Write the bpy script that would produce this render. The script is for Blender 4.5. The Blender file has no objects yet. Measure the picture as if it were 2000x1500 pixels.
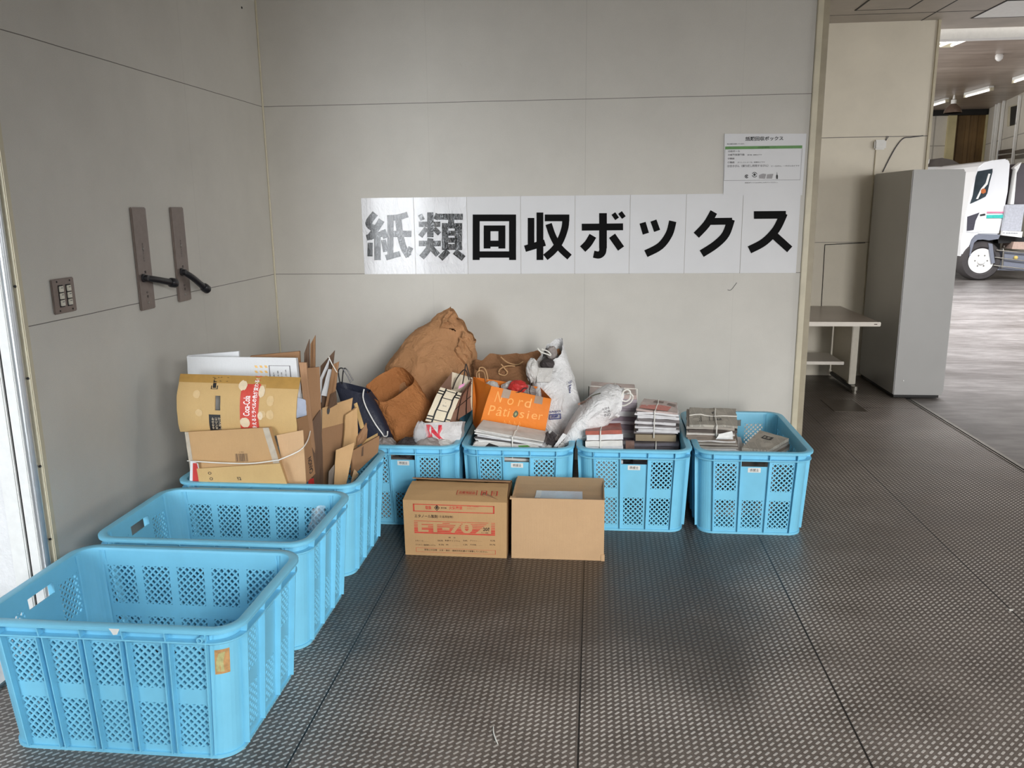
import bpy, bmesh, math, random
from mathutils import Vector, Matrix, noise

S = bpy.context.scene
COL = S.collection
random.seed(7)
V = Vector

# ------------------------------------------------------------------ camera
FPX, PITCH, YAW, ROLL = 1598.72, 0.2136, 0.1018, -0.0111
CAM = V((1.8433, -4.6002, 1.452))
_fwd = V((-math.sin(YAW) * math.cos(PITCH), math.cos(YAW) * math.cos(PITCH), -math.sin(PITCH)))
_rt = V((math.cos(YAW), math.sin(YAW), 0))
_up = _rt.cross(_fwd)
RT = _rt * math.cos(ROLL) + _up * math.sin(ROLL)
UP = -_rt * math.sin(ROLL) + _up * math.cos(ROLL)
cam = bpy.data.cameras.new('camera')
cam.sensor_fit = 'HORIZONTAL'
cam.sensor_width = 36
cam.lens = FPX / 2000 * 36
cam.clip_end = 200
co = bpy.data.objects.new('camera', cam)
COL.objects.link(co)
co.matrix_world = Matrix(((RT.x, UP.x, -_fwd.x, CAM.x), (RT.y, UP.y, -_fwd.y, CAM.y), (RT.z, UP.z, -_fwd.z, CAM.z), (0, 0, 0, 1)))
S.camera = co


def at(px, py, Y):
    """world point seen at a photo pixel on the plane y = Y"""
    d = _fwd * FPX + RT * (px - 1000) - UP * (py - 750)
    return CAM + d * ((Y - CAM.y) / d.y)


def atx(px, py, X):
    d = _fwd * FPX + RT * (px - 1000) - UP * (py - 750)
    return CAM + d * ((X - CAM.x) / d.x)


def atz(px, py, Z):
    d = _fwd * FPX + RT * (px - 1000) - UP * (py - 750)
    return CAM + d * ((Z - CAM.z) / d.z)


# ------------------------------------------------------------------ light
w = bpy.data.worlds.new('sky')
S.world = w
w.use_nodes = True
bg = w.node_tree.nodes['Background']
bg.inputs[0].default_value = (0.86, 0.93, 1.0, 1)
bg.inputs[1].default_value = 1.0
S.view_settings.view_transform = 'Standard'
S.view_settings.look = 'None'
S.view_settings.gamma = 1
S.view_settings.use_curve_mapping = False
S.view_settings.exposure = -1.1


def area(name, loc, target, sx, sy, power, color=(1, 1, 1)):
    l = bpy.data.lights.new(name, 'AREA')
    l.shape = 'RECTANGLE'
    l.size, l.size_y, l.energy, l.color = sx, sy, power, color
    o = bpy.data.objects.new(name, l)
    COL.objects.link(o)
    o.location = loc
    o.rotation_euler = (V(target) - V(loc)).to_track_quat('-Z', 'Y').to_euler()
    return o


area('daylight_far_opening', (6.3, -14.0, 3.1), (2.6, 0, 0.8), 1.9, 4.6, 1950, (1, .975, .95))
area('daylight_dock_opening', (3.0, -5.75, 2.25), (1.8, -4.0, 0.0), 2.8, 0.5, 165, (.98, .99, 1)).data.spread = math.radians(98)
area('daylight_side_opening', (9.0, -1.6, 1.5), (3.4, 1.6, 0.7), 2.6, 1.8, 75, (1, .975, .94)).data.spread = math.radians(85)
area('daylight_left_yard', (-1.0, -7.0, 1.5), (0.0, -2.2, 0.9), 1.8, 2.4, 60, (.92, .96, 1)).data.spread = math.radians(60)
area('daylight_truck_yard', (9.0, 5.3, 5.6), (9.6, 7.6, 0), 9.0, 4.4, 5200, (.96, .97, 1))
area('hall_fill_light', (3.2, 12.5, 1.9), (11, 14, 2.4), 7.0, 3.4, 620, (1, .98, .95))  # added fill for the hall interior from a hidden spot, no gate known there

# ------------------------------------------------------------------ helpers


def lin(c):
    return tuple(((x / 255) / 12.92 if x / 255 <= .04045 else ((x / 255 + .055) / 1.055) ** 2.4) for x in c)


class N:
    """small node-tree helper"""

    def __init__(self, name):
        self.m = bpy.data.materials.new(name)
        self.m.use_nodes = True
        self.t = self.m.node_tree
        self.b = self.t.nodes['Principled BSDF']
        self._co = None

    def node(self, typ, **kw):
        n = self.t.nodes.new(typ)
        for k, v in kw.items():
            setattr(n, k, v)
        return n

    def link(self, a, b):
        self.t.links.new(a, b)

    def co(self):
        if self._co is None:
            self._co = self.node('ShaderNodeTexCoord').outputs['Object']
        return self._co

    def noise(self, scale, detail=3, rough=.5, vec=None, dist=0):
        n = self.node('ShaderNodeTexNoise')
        n.inputs['Scale'].default_value = scale
        n.inputs['Detail'].default_value = detail
        n.inputs['Roughness'].default_value = rough
        n.inputs['Distortion'].default_value = dist
        self.link(vec if vec is not None else self.co(), n.inputs['Vector'])
        return n.outputs['Fac']

    def ramp(self, fac, stops):
        n = self.node('ShaderNodeValToRGB')
        e = n.color_ramp.elements
        while len(e) < len(stops):
            e.new(0.5)
        for i, (p, c) in enumerate(stops):
            e[i].position = p
            e[i].color = (*c, 1) if not isinstance(c, (int, float)) else (c, c, c, 1)
        self.link(fac, n.inputs[0])
        return n.outputs[0]

    def math(self, op, a, b=None, c=None):
        n = self.node('ShaderNodeMath', operation=op)
        for i, x in enumerate((a, b, c)):
            if x is None:
                continue
            if isinstance(x, (int, float)):
                n.inputs[i].default_value = x
            else:
                self.link(x, n.inputs[i])
        return n.outputs[0]

    def mix(self, fac, a, b):
        n = self.node('ShaderNodeMix', data_type='RGBA')
        for s, x in ((0, fac), (6, a), (7, b)):
            if isinstance(x, (int, float)):
                n.inputs[s].default_value = x
            elif isinstance(x, tuple):
                n.inputs[s].default_value = (*x, 1)
            else:
                self.link(x, n.inputs[s])
        return n.outputs[2]

    def bump(self, h, strength=.3, dist=.01):
        n = self.node('ShaderNodeBump')
        n.inputs['Strength'].default_value = strength
        n.inputs['Distance'].default_value = dist
        self.link(h, n.inputs['Height'])
        self.link(n.outputs[0], self.b.inputs['Normal'])

    def color(self, x):
        if isinstance(x, tuple):
            self.b.inputs['Base Color'].default_value = (*x, 1)
        else:
            self.link(x, self.b.inputs['Base Color'])


MATS = {}


def mat(name, rgb, rough=.6, metal=0, var=.12, scale=30, bump=0, bscale=60, bdist=.004, spec=.5, alpha=None, ridged=False):
    """procedural material: base colour with mottling and optional bump"""
    if name in MATS:
        return MATS[name]
    n = N(name)
    c = lin(rgb)
    f = n.noise(scale, 4, .6)
    n.color(n.ramp(f, [(.3, tuple(x * (1 - var) for x in c)), (.7, tuple(min(1, x * (1 + var)) for x in c))]))
    n.b.inputs['Roughness'].default_value = rough
    n.b.inputs['Metallic'].default_value = metal
    n.b.inputs['Specular IOR Level'].default_value = spec
    if bump:
        h = n.noise(bscale, 4, .6)
        if ridged:
            h = n.math('ABSOLUTE', n.math('SUBTRACT', h, .5))
        n.bump(h, bump, bdist)
    if alpha is not None:
        n.b.inputs['Alpha'].default_value = alpha
    MATS[name] = n.m
    return n.m


def grid_vec(n, sx, sy):
    """Object coords scaled -> (x*sx, y*sy)"""
    s = n.node('ShaderNodeSeparateXYZ')
    n.link(n.co(), s.inputs[0])
    return s


class MB:
    """collects geometry for ONE mesh object"""

    def __init__(self):
        self.v, self.f, self.mi, self.mats = [], [], [], []
        self.cur = 0

    def use(self, m):
        if m not in self.mats:
            self.mats.append(m)
        self.cur = self.mats.index(m)
        return self

    def add(self, vs, fs):
        o = len(self.v)
        self.v += [V(p) for p in vs]
        for f in fs:
            self.f.append([o + i for i in f])
            self.mi.append(self.cur)
        return self

    def box(self, c, s, R=None):
        vs = []
        for dz in (-.5, .5):
            for dx, dy in ((-.5, -.5), (.5, -.5), (.5, .5), (-.5, .5)):
                p = V((dx * s[0], dy * s[1], dz * s[2]))
                if R is not None:
                    p = R @ p
                vs.append(p + V(c))
        return self.add(vs, [(3, 2, 1, 0), (4, 5, 6, 7), (0, 1, 5, 4), (1, 2, 6, 5), (2, 3, 7, 6), (3, 0, 4, 7)])

    def span(self, a, b):
        a, b = V(a), V(b)
        return self.box((a + b) / 2, [abs(x) for x in (b - a)])

    def prism(self, poly, vec):
        """closed polygon (3-D points) extruded along vec"""
        n = len(poly)
        vec = V(vec)
        vs = [V(p) for p in poly] + [V(p) + vec for p in poly]
        return self.add(vs, [list(range(n))[::-1], list(range(n, 2 * n))] + [(i, (i + 1) % n, n + (i + 1) % n, n + i) for i in range(n)])

    def loft(self, rings, closed=True, cap0=False, cap1=False):
        n = len(rings[0])
        vs = [p for r in rings for p in r]
        fs = []
        for k in range(len(rings) - 1):
            for i in range(n if closed else n - 1):
                j = (i + 1) % n
                fs.append((k * n + i, k * n + j, (k + 1) * n + j, (k + 1) * n + i))
        if cap0:
            fs.append(list(range(n))[::-1])
        if cap1:
            fs.append(list(range((len(rings) - 1) * n, len(rings) * n)))
        return self.add(vs, fs)

    def tube(self, pts, r, n=8, closed=False):
        pts = [V(p) for p in pts]
        rings = []
        up = V((0, 0, 1))
        L = len(pts)
        for i, p in enumerate(pts):
            a = pts[(i - 1) % L] if (closed or i > 0) else p
            b = pts[(i + 1) % L] if (closed or i < L - 1) else p
            t = (b - a).normalized()
            s = t.cross(up)
            if s.length < 1e-4:
                s = t.cross(V((1, 0, 0)))
            s.normalize()
            u = s.cross(t)
            rr = r[i] if isinstance(r, (list, tuple)) else r
            rings.append([p + s * math.cos(k * 2 * math.pi / n) * rr + u * math.sin(k * 2 * math.pi / n) * rr for k in range(n)])
        if closed:
            rings.append(rings[0])
        return self.loft(rings, True, not closed, not closed)

    def lathe(self, c, axis, prof, n=24):
        """prof: list of (radius, height along axis)"""
        axis = V(axis).normalized()
        s = axis.cross(V((0, 0, 1)))
        if s.length < 1e-3:
            s = axis.cross(V((1, 0, 0)))
        s.normalize()
        u = axis.cross(s)
        rings = [[V(c) + axis * h + (s * math.cos(2 * math.pi * k / n) + u * math.sin(2 * math.pi * k / n)) * r for k in range(n)] for r, h in prof]
        return self.loft(rings, True, prof[0][0] > 1e-4, prof[-1][0] > 1e-4)

    def slab(self, P, th, nu=8, nv=8, bow=0, wav=0, seed=0, hole=None):
        """sheet over the quad P=(bottom-left, bottom-right, top-right, top-left), thickness th behind it"""
        a, b, c, d = [V(p) for p in P]
        nrm = (b - a).cross(d - a).normalized()
        fr, bk = [], []
        for j in range(nv + 1):
            t = j / nv
            for i in range(nu + 1):
                s = i / nu
                p = (a * (1 - s) + b * s) * (1 - t) + (d * (1 - s) + c * s) * t
                o = bow * (1 - (2 * t - 1) ** 2) + wav * noise.noise(V((s * 3 + seed * 7.3, t * 3, seed)))
                if wav:
                    p = p + (b - a).normalized() * wav * .8 * noise.noise(V((t * 5 + seed * 3.1, s * 2, 9.2)))
                fr.append(p + nrm * o)
                bk.append(p + nrm * (o - th))
        m = nu + 1
        fs = []
        K = len(fr)
        for j in range(nv):
            for i in range(nu):
                q = (j * m + i, j * m + i + 1, (j + 1) * m + i + 1, (j + 1) * m + i)
                if hole and hole(i, j):
                    r = [(q[k], q[(k + 1) % 4]) for k in range(4)]
                    continue
                fs.append(q)
                fs.append(tuple(K + x for x in q[::-1]))
        per = [i for i in range(m)] + [j * m + nu for j in range(1, nv + 1)] + [nv * m + i for i in range(nu - 1, -1, -1)] + [j * m for j in range(nv - 1, 0, -1)]
        for k in range(len(per)):
            x, y = per[k], per[(k + 1) % len(per)]
            fs.append((y, x, K + x, K + y))
        return self.add(fr + bk, fs)

    def build(self, name, m=None, parent=None, smooth=False, bevel=0, loc=None, **props):
        me = bpy.data.meshes.new(name)
        off = V(loc) if loc is not None else V((0, 0, 0))
        me.from_pydata([p - off for p in self.v], [], self.f)
        ms = self.mats or [m]
        for x in ms:
            me.materials.append(x)
        if self.mats:
            me.polygons.foreach_set('material_index', self.mi)
        bm = bmesh.new()
        bm.from_mesh(me)
        bmesh.ops.recalc_face_normals(bm, faces=bm.faces)
        if bevel:
            es = [e for e in bm.edges if len(e.link_faces) == 2 and e.calc_face_angle(0) > .6]
            bmesh.ops.bevel(bm, geom=es, offset=bevel, segments=2, affect='EDGES', clamp_overlap=True)
        bm.to_mesh(me)
        bm.free()
        if smooth:
            me.shade_smooth()
            me.set_sharp_from_angle(angle=.7)
        o = bpy.data.objects.new(name, me)
        COL.objects.link(o)
        if loc is not None:
            o.location = loc
        if parent is not None:
            o.parent = parent
            o.matrix_parent_inverse = parent.matrix_world.inverted()
        for k, x in props.items():
            o[k] = x
        return o


def thing(name, label, category, loc=(0, 0, 0), group=None, rz=0):
    o = bpy.data.objects.new(name, None)
    COL.objects.link(o)
    o.empty_display_size = .1
    o.matrix_world = Matrix.Translation(V(loc)) @ Matrix.Rotation(rz, 4, 'Z')
    o.location = loc
    o.rotation_euler = (0, 0, rz)
    o['label'], o['category'] = label, category
    if group:
        o['group'] = group
    return o


def copy_tree(o, parent=None):
    c = o.copy()
    COL.objects.link(c)
    if parent is not None:
        c.parent = parent
    for ch in o.children:
        copy_tree(ch, c)
    return c


def spline(pts, n=8):
    pts = [V(p) for p in pts]
    out = []
    for i in range(len(pts) - 1):
        p0, p1, p2, p3 = pts[max(i - 1, 0)], pts[i], pts[i + 1], pts[min(i + 2, len(pts) - 1)]
        for k in range(n):
            t = k / n
            out.append(.5 * ((2 * p1) + (-p0 + p2) * t + (2 * p0 - 5 * p1 + 4 * p2 - p3) * t * t + (-p0 + 3 * p1 - 3 * p2 + p3) * t ** 3))
    out.append(pts[-1])
    return out


_TC = {}


def glyphs(body, bold=0.0):
    """2-D mesh of a line of writing, from Blender's own font, bounding box moved to the origin"""
    key = (body, bold)
    if key not in _TC:
        c = bpy.data.curves.new('writing', 'FONT')
        c.body = body
        c.offset = bold
        c.resolution_u = 3
        o = bpy.data.objects.new('writing', c)
        COL.objects.link(o)
        bpy.context.view_layer.update()
        me = bpy.data.meshes.new_from_object(o.evaluated_get(bpy.context.evaluated_depsgraph_get()))
        vs = [(v.co.x, v.co.y) for v in me.vertices]
        fs = [tuple(p.vertices) for p in me.polygons]
        bpy.data.objects.remove(o)
        bpy.data.curves.remove(c)
        bpy.data.meshes.remove(me)
        x0, y0 = min(v[0] for v in vs), min(v[1] for v in vs)
        vs = [(x - x0, y - y0) for x, y in vs]
        _TC[key] = (vs, fs, max(v[0] for v in vs), max(v[1] for v in vs))
    return _TC[key]


def write(mb, body, fn, x, y, h, w=None, bold=0.0, rot=0, center=False):
    """lay writing on a surface: fn(u, v) -> world point; x,y lower-left in surface units, h letter height, w full width"""
    vs, fs, W, H = glyphs(body, bold)
    sy = h / H
    sx = w / W if w else sy
    ox = -W * sx / 2 if center else 0
    c, s = math.cos(rot), math.sin(rot)
    P = [(ox + a * sx, b * sy) for a, b in vs]
    mb.add([fn(x + a * c - b * s, y + a * s + b * c) for a, b in P], fs)


def plane_fn(o, u, v, lift=.0008):
    o, u, v = V(o), V(u).normalized(), V(v).normalized()
    n = u.cross(v) * lift
    return lambda a, b: o + u * a + v * b + n


def quad_fn(P, lift=.0008):
    """unit square -> bilinear quad"""
    a, b, c, d = [V(p) for p in P]
    n = (b - a).cross(d - a).normalized() * lift
    return lambda s, t: (a * (1 - s) + b * s) * (1 - t) + (d * (1 - s) + c * s) * t + n


def patch(mb, fn, x0, y0, x1, y1, nu=1, nv=1):
    vs = [fn(x0 + (x1 - x0) * i / nu, y0 + (y1 - y0) * j / nv) for j in range(nv + 1) for i in range(nu + 1)]
    mb.add(vs, [(j * (nu + 1) + i, j * (nu + 1) + i + 1, (j + 1) * (nu + 1) + i + 1, (j + 1) * (nu + 1) + i) for j in range(nv) for i in range(nu)])


def outline(mb, fn, x0, y0, x1, y1, t):
    patch(mb, fn, x0, y0, x1, y0 + t)
    patch(mb, fn, x0, y1 - t, x1, y1)
    patch(mb, fn, x0, y0, x0 + t, y1)
    patch(mb, fn, x1 - t, y0, x1, y1)


def stroke(mb, pts, wd, fn=None):
    """brush stroke with square ends in 2-D, mapped by fn"""
    P = [V((p[0], p[1])) for p in pts]
    if len(P) > 2:
        q = spline([(a.x, a.y, 0) for a in P], 5)
        P = [V((a.x, a.y)) for a in q]
    L, Rr = [], []
    for i, p in enumerate(P):
        a, b = P[max(i - 1, 0)], P[min(i + 1, len(P) - 1)]
        t = (b - a).normalized()
        nn = V((-t.y, t.x)) * wd / 2
        L.append(p + nn)
        Rr.append(p - nn)
    m = len(P)
    vs = [fn(p.x, p.y) for p in L + Rr]
    mb.add(vs, [(i, i + 1, m + i + 1, m + i) for i in range(m - 1)])


def poly2(mb, pts, fn):
    mb.add([fn(*p) for p in pts], [list(range(len(pts)))])


def text_on(parent, name, m, items, fn, label=None):
    """one printed part: items = (body, x, y, h, w, bold, rot, center)"""
    mb = MB()
    for it in items:
        it = list(it) + [None] * (8 - len(it))
        write(mb, it[0], fn, it[1], it[2], it[3], it[4], it[5] or 0, it[6] or 0, bool(it[7]))
    o = mb.build(name, m, parent)
    if label:
        o['label'] = label
    return o

# ------------------------------------------------------------------ setting materials


def wall_material(name, rgb, seams, axis):
    """painted panels: stippled cream paint, scuffs, dark hairline joints. seams: list of ('z'|'h', value)"""
    n = N(name)
    c = lin(rgb)
    f = n.noise(2.2, 5, .65)
    g = n.noise(420, 2, .5)
    base = n.ramp(f, [(.3, tuple(x * .93 for x in c)), (.7, tuple(x * 1.05 for x in c))])
    base = n.mix(n.ramp(g, [(.35, .20), (.6, 0.0)]), base, tuple(x * .55 for x in c))
    s = n.node('ShaderNodeSeparateXYZ')
    n.link(n.co(), s.inputs[0])
    jit = n.math('MULTIPLY', n.math('SUBTRACT', n.noise(3, 2), .5), .004)
    acc = None
    for ax, val, wd, st in seams:
        o = s.outputs[ax]
        d = n.math('ABSOLUTE', n.math('SUBTRACT', n.math('ADD', o, jit), val))
        k = n.math('MULTIPLY', n.math('LESS_THAN', d, wd), st)
        acc = k if acc is None else n.math('MAXIMUM', acc, k)
    if acc is not None:
        base = n.mix(acc, base, lin((70, 64, 56)))
    # scuffs
    sc = n.noise(9, 6, .7, dist=1.5)
    base = n.mix(n.ramp(sc, [(.70, 0.0), (.80, .35)]), base, lin((120, 115, 104)))
    n.color(base)
    n.b.inputs['Roughness'].default_value = .5
    n.bump(n.noise(380, 2, .5), .12, .002)
    return n.m


def floor_material():
    """dark worn steel tread plate with raised slanted lozenges, hairline joints between plates"""
    n = N('tread_plate')
    s = n.node('ShaderNodeSeparateXYZ')
    n.link(n.co(), s.inputs[0])
    X, Y = s.outputs[0], s.outputs[1]
    px, py = .021, .0215
    u = n.math('MULTIPLY', n.math('SUBTRACT', n.math('FRACT', n.math('DIVIDE', X, px)), .5), px)
    v = n.math('MULTIPLY', n.math('SUBTRACT', n.math('FRACT', n.math('ADD', n.math('DIVIDE', Y, py), n.math('MULTIPLY', X, 2.2))), .5), py)
    ca, sa = math.cos(.82), math.sin(.82)
    a = n.math('ADD', n.math('MULTIPLY', u, ca), n.math('MULTIPLY', v, sa))
    b = n.math('SUBTRACT', n.math('MULTIPLY', v, ca), n.math('MULTIPLY', u, sa))
    # capsule distance
    a = n.math('MAXIMUM', n.math('SUBTRACT', n.math('ABSOLUTE', a), .0062), 0)
    d = n.math('SQRT', n.math('ADD', n.math('MULTIPLY', a, a), n.math('MULTIPLY', b, b)))
    mr = n.node('ShaderNodeMapRange')
    mr.inputs['From Min'].default_value = .0039
    mr.inputs['From Max'].default_value = .0027
    n.link(d, mr.inputs['Value'])
    h = mr.outputs[0]
    worn = n.noise(1.1, 5, .6)
    dirt = n.noise(4.5, 6, .65)
    fine = n.noise(160, 3, .6)
    base = n.ramp(dirt, [(.3, lin((92, 83, 76))), (.72, lin((128, 118, 110)))])
    base = n.mix(n.ramp(fine, [(.35, .5), (.65, 0.0)]), base, lin((66, 58, 52)))
    top = n.ramp(worn, [(.30, lin((162, 152, 143))), (.62, lin((236, 230, 223)))])
    # grime: dirt where goods stand, wear on the walkway, with the floor's light falloff painted in
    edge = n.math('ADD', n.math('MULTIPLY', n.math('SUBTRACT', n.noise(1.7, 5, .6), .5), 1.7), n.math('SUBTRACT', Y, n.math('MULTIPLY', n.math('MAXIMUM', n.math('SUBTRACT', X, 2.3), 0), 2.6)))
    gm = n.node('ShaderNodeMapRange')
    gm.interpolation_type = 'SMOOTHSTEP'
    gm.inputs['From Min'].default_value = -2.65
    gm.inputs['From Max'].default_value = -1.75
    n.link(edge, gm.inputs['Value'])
    grime_falloff = gm.outputs[0]
    top = n.mix(n.math('MULTIPLY', grime_falloff, .80), top, lin((92, 82, 72)))
    base = n.mix(n.math('MULTIPLY', grime_falloff, .72), base, lin((54, 46, 40)))
    col = n.mix(n.math('MULTIPLY', h, .78), base, top)
    jn = None
    for val in (1.04, 1.8121, 2.5836, 3.36):
        q = n.math('LESS_THAN', n.math('ABSOLUTE', n.math('SUBTRACT', X, val)), .0028)
        jn = q if jn is None else n.math('MAXIMUM', jn, q)
    jn = n.math('MAXIMUM', jn, n.math('LESS_THAN', n.math('ABSOLUTE', n.math('SUBTRACT', Y, 1.38)), .003))
    col = n.mix(jn, col, lin((30, 27, 25)))
    n.color(col)
    n.link(n.ramp(dirt, [(.3, .36), (.7, .52)]), n.b.inputs['Roughness'])
    n.link(n.math('ADD', n.math('MULTIPLY', h, .25), .15), n.b.inputs['Metallic'])
    n.bump(n.math('SUBTRACT', n.math('MULTIPLY', h, 1.0), n.math('MULTIPLY', jn, 1.5)), .7, .0016)
    return n.m


def hall_floor_material():
    n = N('hall_concrete')
    mp = n.node('ShaderNodeMapping')
    mp.inputs['Scale'].default_value = (.5, 1.6, 1)
    n.link(n.co(), mp.inputs[0])
    f = n.noise(1.3, 7, .65, vec=mp.outputs[0])
    g = n.noise(9, 5, .6, vec=mp.outputs[0])
    c = n.ramp(f, [(.32, lin((88, 82, 78))), (.7, lin((150, 145, 142)))])
    c = n.mix(n.ramp(g, [(.4, .45), (.62, 0.0)]), c, lin((70, 64, 60)))
    n.color(c)
    n.b.inputs['Roughness'].default_value = .38
    n.bump(n.noise(60, 4, .6), .2, .002)
    return n.m


W_WALL = (205, 202, 194)
M_back = wall_material('painted_panel_back', W_WALL, [(2, 1.0842, .0016, .8), (2, 2.0069, .0016, .8), (0, 1.786, .0012, .22), (0, .93, .001, .12), (0, 2.60, .001, .10)], 0)
M_left = wall_material('painted_panel_left', W_WALL, [(2, 1.0842, .0016, .85), (2, 2.0069, .0016, .85), (1, -.888, .0012, .16)], 1)
M_far = wall_material('painted_panel_far', (236, 229, 212), [(2, 1.97, .003, .8), (2, 1.13, .003, .6)], 0)
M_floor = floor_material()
M_hall = hall_floor_material()
M_cream = mat('cream_metal_trim', (200, 192, 168), .45, 0, .1, 8, .05, 200)
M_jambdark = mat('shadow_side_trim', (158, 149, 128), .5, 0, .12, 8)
M_ceil = mat('grey_ceiling_board', (176, 168, 158), .55, 0, .12, 3, .05, 120)
M_black = mat('black_rubber', (24, 23, 23), .6)
M_white = mat('white_paint', (236, 236, 233), .35, 0, .04)
M_alu = mat('aluminium', (205, 208, 210), .32, .8, .05, 12)
M_steel = mat('dull_steel', (150, 146, 138), .35, .9, .1, 20)

# ------------------------------------------------------------------ setting: floor, walls, ceiling
ZC = 2.84
ALC_Y0 = -5.6


def struct(mb, name, m, **kw):
    o = mb.build(name, m, **kw)
    o['kind'] = 'structure'
    return o


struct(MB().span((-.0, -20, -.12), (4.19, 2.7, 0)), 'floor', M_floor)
struct(MB().span((4.235, -20, -.12), (40, 40, 0)).span((4.19, 2.7, -.12), (4.235, 40, -.0)).span((-12, 2.7, -.12), (4.19, 40, 0)), 'floor_hall', M_hall)
struct(MB().span((-12, -20, -.2), (-.16, 2.7, -.06)), 'ground_outside', mat('outside_asphalt', (120, 120, 118), .8))
struct(MB().span((4.192, -9, -.05), (4.20, 1.66, .004)).span((4.208, -9, -.05), (4.228, 1.66, .006)), 'trim_1', M_steel)

struct(MB().span((-.12, 0, 0), (2.953, .10, ZC)), 'wall_back', M_back)
struct(MB().span((-.12, -2.128, 0), (0, .0, ZC)), 'wall_left', M_left)
struct(MB().span((-.12, ALC_Y0, 0), (0, -4.92, ZC)).span((-.12, -4.92, 2.32), (0, -2.128, ZC)), 'wall_left_front', M_left)
# end post of the back wall: cream face and a slightly set-back darker strip
struct(MB().span((2.953, -.012, 0), (2.984, .10, ZC)), 'trim_2', M_cream, bevel=.003)
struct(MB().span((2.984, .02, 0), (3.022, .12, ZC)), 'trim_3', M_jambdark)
struct(MB().tube([(0.004, -.004, 0), (0.004, -.004, ZC)], .005), 'trim_4', M_cream)
# recess behind, far wall
struct(MB().span((2.0, 2.55, 0), (4.50, 2.70, ZC)), 'wall_far', M_far)
struct(MB().span((4.492, 2.535, 0), (4.512, 2.71, ZC)), 'trim_5', M_cream)
struct(MB().span((2.0, .10, 0), (2.1, 2.55, ZC)), 'wall_recess_side', M_far)
struct(MB().span((-.12, ALC_Y0, ZC), (9.2, 2.92, ZC + .18)), 'ceiling', M_ceil)
struct(MB().span((2.3, ALC_Y0 - .1, 2.35), (9.2, ALC_Y0, ZC)).span((-.12, ALC_Y0 - .1, 0), (2.3, ALC_Y0, ZC)), 'wall_front_light_block', M_left)  # unseen wall and lintel, added behind the camera to cut the daylight
struct(MB().span((9.2, ALC_Y0 - .1, 2.45), (9.3, 2.92, ZC + .18)), 'wall_right_light_block', M_left)  # unseen lintel over the open side, added to darken the upper walls
# beam beyond the ceiling edge
struct(MB().span((4.3, 3.0, 2.775), (14, 3.12, 2.86)), 'beam_over_opening', M_white)
# boards under the ceiling: access panels and joints
mbp = MB()


def ring_panel(mb, x0, y0, x1, y1, z, t=.012):
    for a, b in (((x0, y0), (x1, y0 + t)), ((x0, y1 - t), (x1, y1)), ((x0, y0), (x0 + t, y1)), ((x1 - t, y0), (x1, y1))):
        mb.span((a[0], a[1], z - .004), (b[0], b[1], z + .001))


for i, (x0, y0, x1, y1) in enumerate(((3.73, 1.62, 4.12, 2.11), (4.72, 1.95, 5.6, 2.52))):
    f = MB()
    ring_panel(f, x0, y0, x1, y1, ZC)
    r = f.build('ceiling_hatch', M_black, None, label=('square hatch flush in the grey ceiling above the desk recess', 'square hatch in the grey ceiling further right, above the opening')[i], category='hatch', group='ceiling hatches')
    MB().span((x0 + .012, y0 + .012, ZC - .003), (x1 - .012, y1 - .012, ZC + .001)).build('cover', M_ceil if i == 0 else M_white, r)
struct(MB().span((4.36, -3, ZC - .0015), (4.37, 2.92, ZC + .001)).span((3.0, 2.26, ZC - .0015), (9, 2.266, ZC + .001)), 'trim_6', M_black)

# ------------------------------------------------------------------ left doorway with frosted glass
D = thing('door_1', 'open doorway with white track strips at the left edge of the picture', 'door', (0, -2.13, 0))
D['kind'] = 'structure'
MB().span((-.10, -2.152, 0), (.014, -2.128, 2.32)).span((-.10, -4.92, 0), (.014, -4.896, 2.32)).span((-.10, -4.92, 2.296), (.014, -2.128, 2.32)).build('door_frame', M_cream, D, bevel=.003)
MB().tube([(-.012, -2.166, 0), (-.012, -2.166, 2.29)], .015, 14).build('frame_channel', M_alu, D, smooth=True)
rv = MB()
for z in (.36, .62, .92, 1.22, 1.6, 1.9):
    rv.lathe((.004, -2.153, z), (0, -1, 0), [(.0045, 0), (.004, .003), (.001, .004)], 10)
rv.build('rivet', M_black, D)
MB().span((-.066, -2.172, .0), (-.030, -2.150, 2.29)).build('guide_strip', M_white, D, bevel=.003)
MB().span((-.078, -2.160, .0), (-.066, -2.150, 2.29)).build('gasket', M_black, D)
MB().span((-.135, -2.170, .0), (-.078, -2.150, 2.29)).build('door_stile', M_white, D, bevel=.004)
MB().span((-.14, -4.90, -.05), (.012, -2.152, .012)).build('door_sill', M_alu, D, bevel=.003)
M_stucco = mat('white_stucco', (232, 232, 232), .8, 0, .05, 30, .5, 90, .01)
struct(MB().span((-6, -2.150, -.1), (-.12, -2.0, 3.2)), 'wall_outside', M_stucco)

# ------------------------------------------------------------------ crates
M_blue = mat('blue_crate_plastic', (122, 198, 228), .38, 0, .06, 6, .04, 90)
M_ink = mat('black_ink', (22, 21, 22), .55)
M_sticker = mat('white_label_paper', (226, 226, 222), .5, 0, .04)

CH = .395
AT, BT, AB, BB, CR = .352, .2345, .326, .222, .06


def wall_half(z):
    t = z / CH
    return AB + (AT - AB) * t, BB + (BT - BB) * t


def side_pos(side, u, z, off=0.0):
    """side 0:+y 1:-y (long)  2:+x 3:-x (short); u along the flat at the top"""
    a, b = wall_half(z)
    if side < 2:
        t = u * (a - CR) / (AT - CR)
        y = b + off
        return V((t if side else -t, -y if side else y, z))
    t = u * (b - CR) / (BT - CR)
    x = a + off
    return V((x, t, z) if side == 2 else (-x, -t, z))


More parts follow.
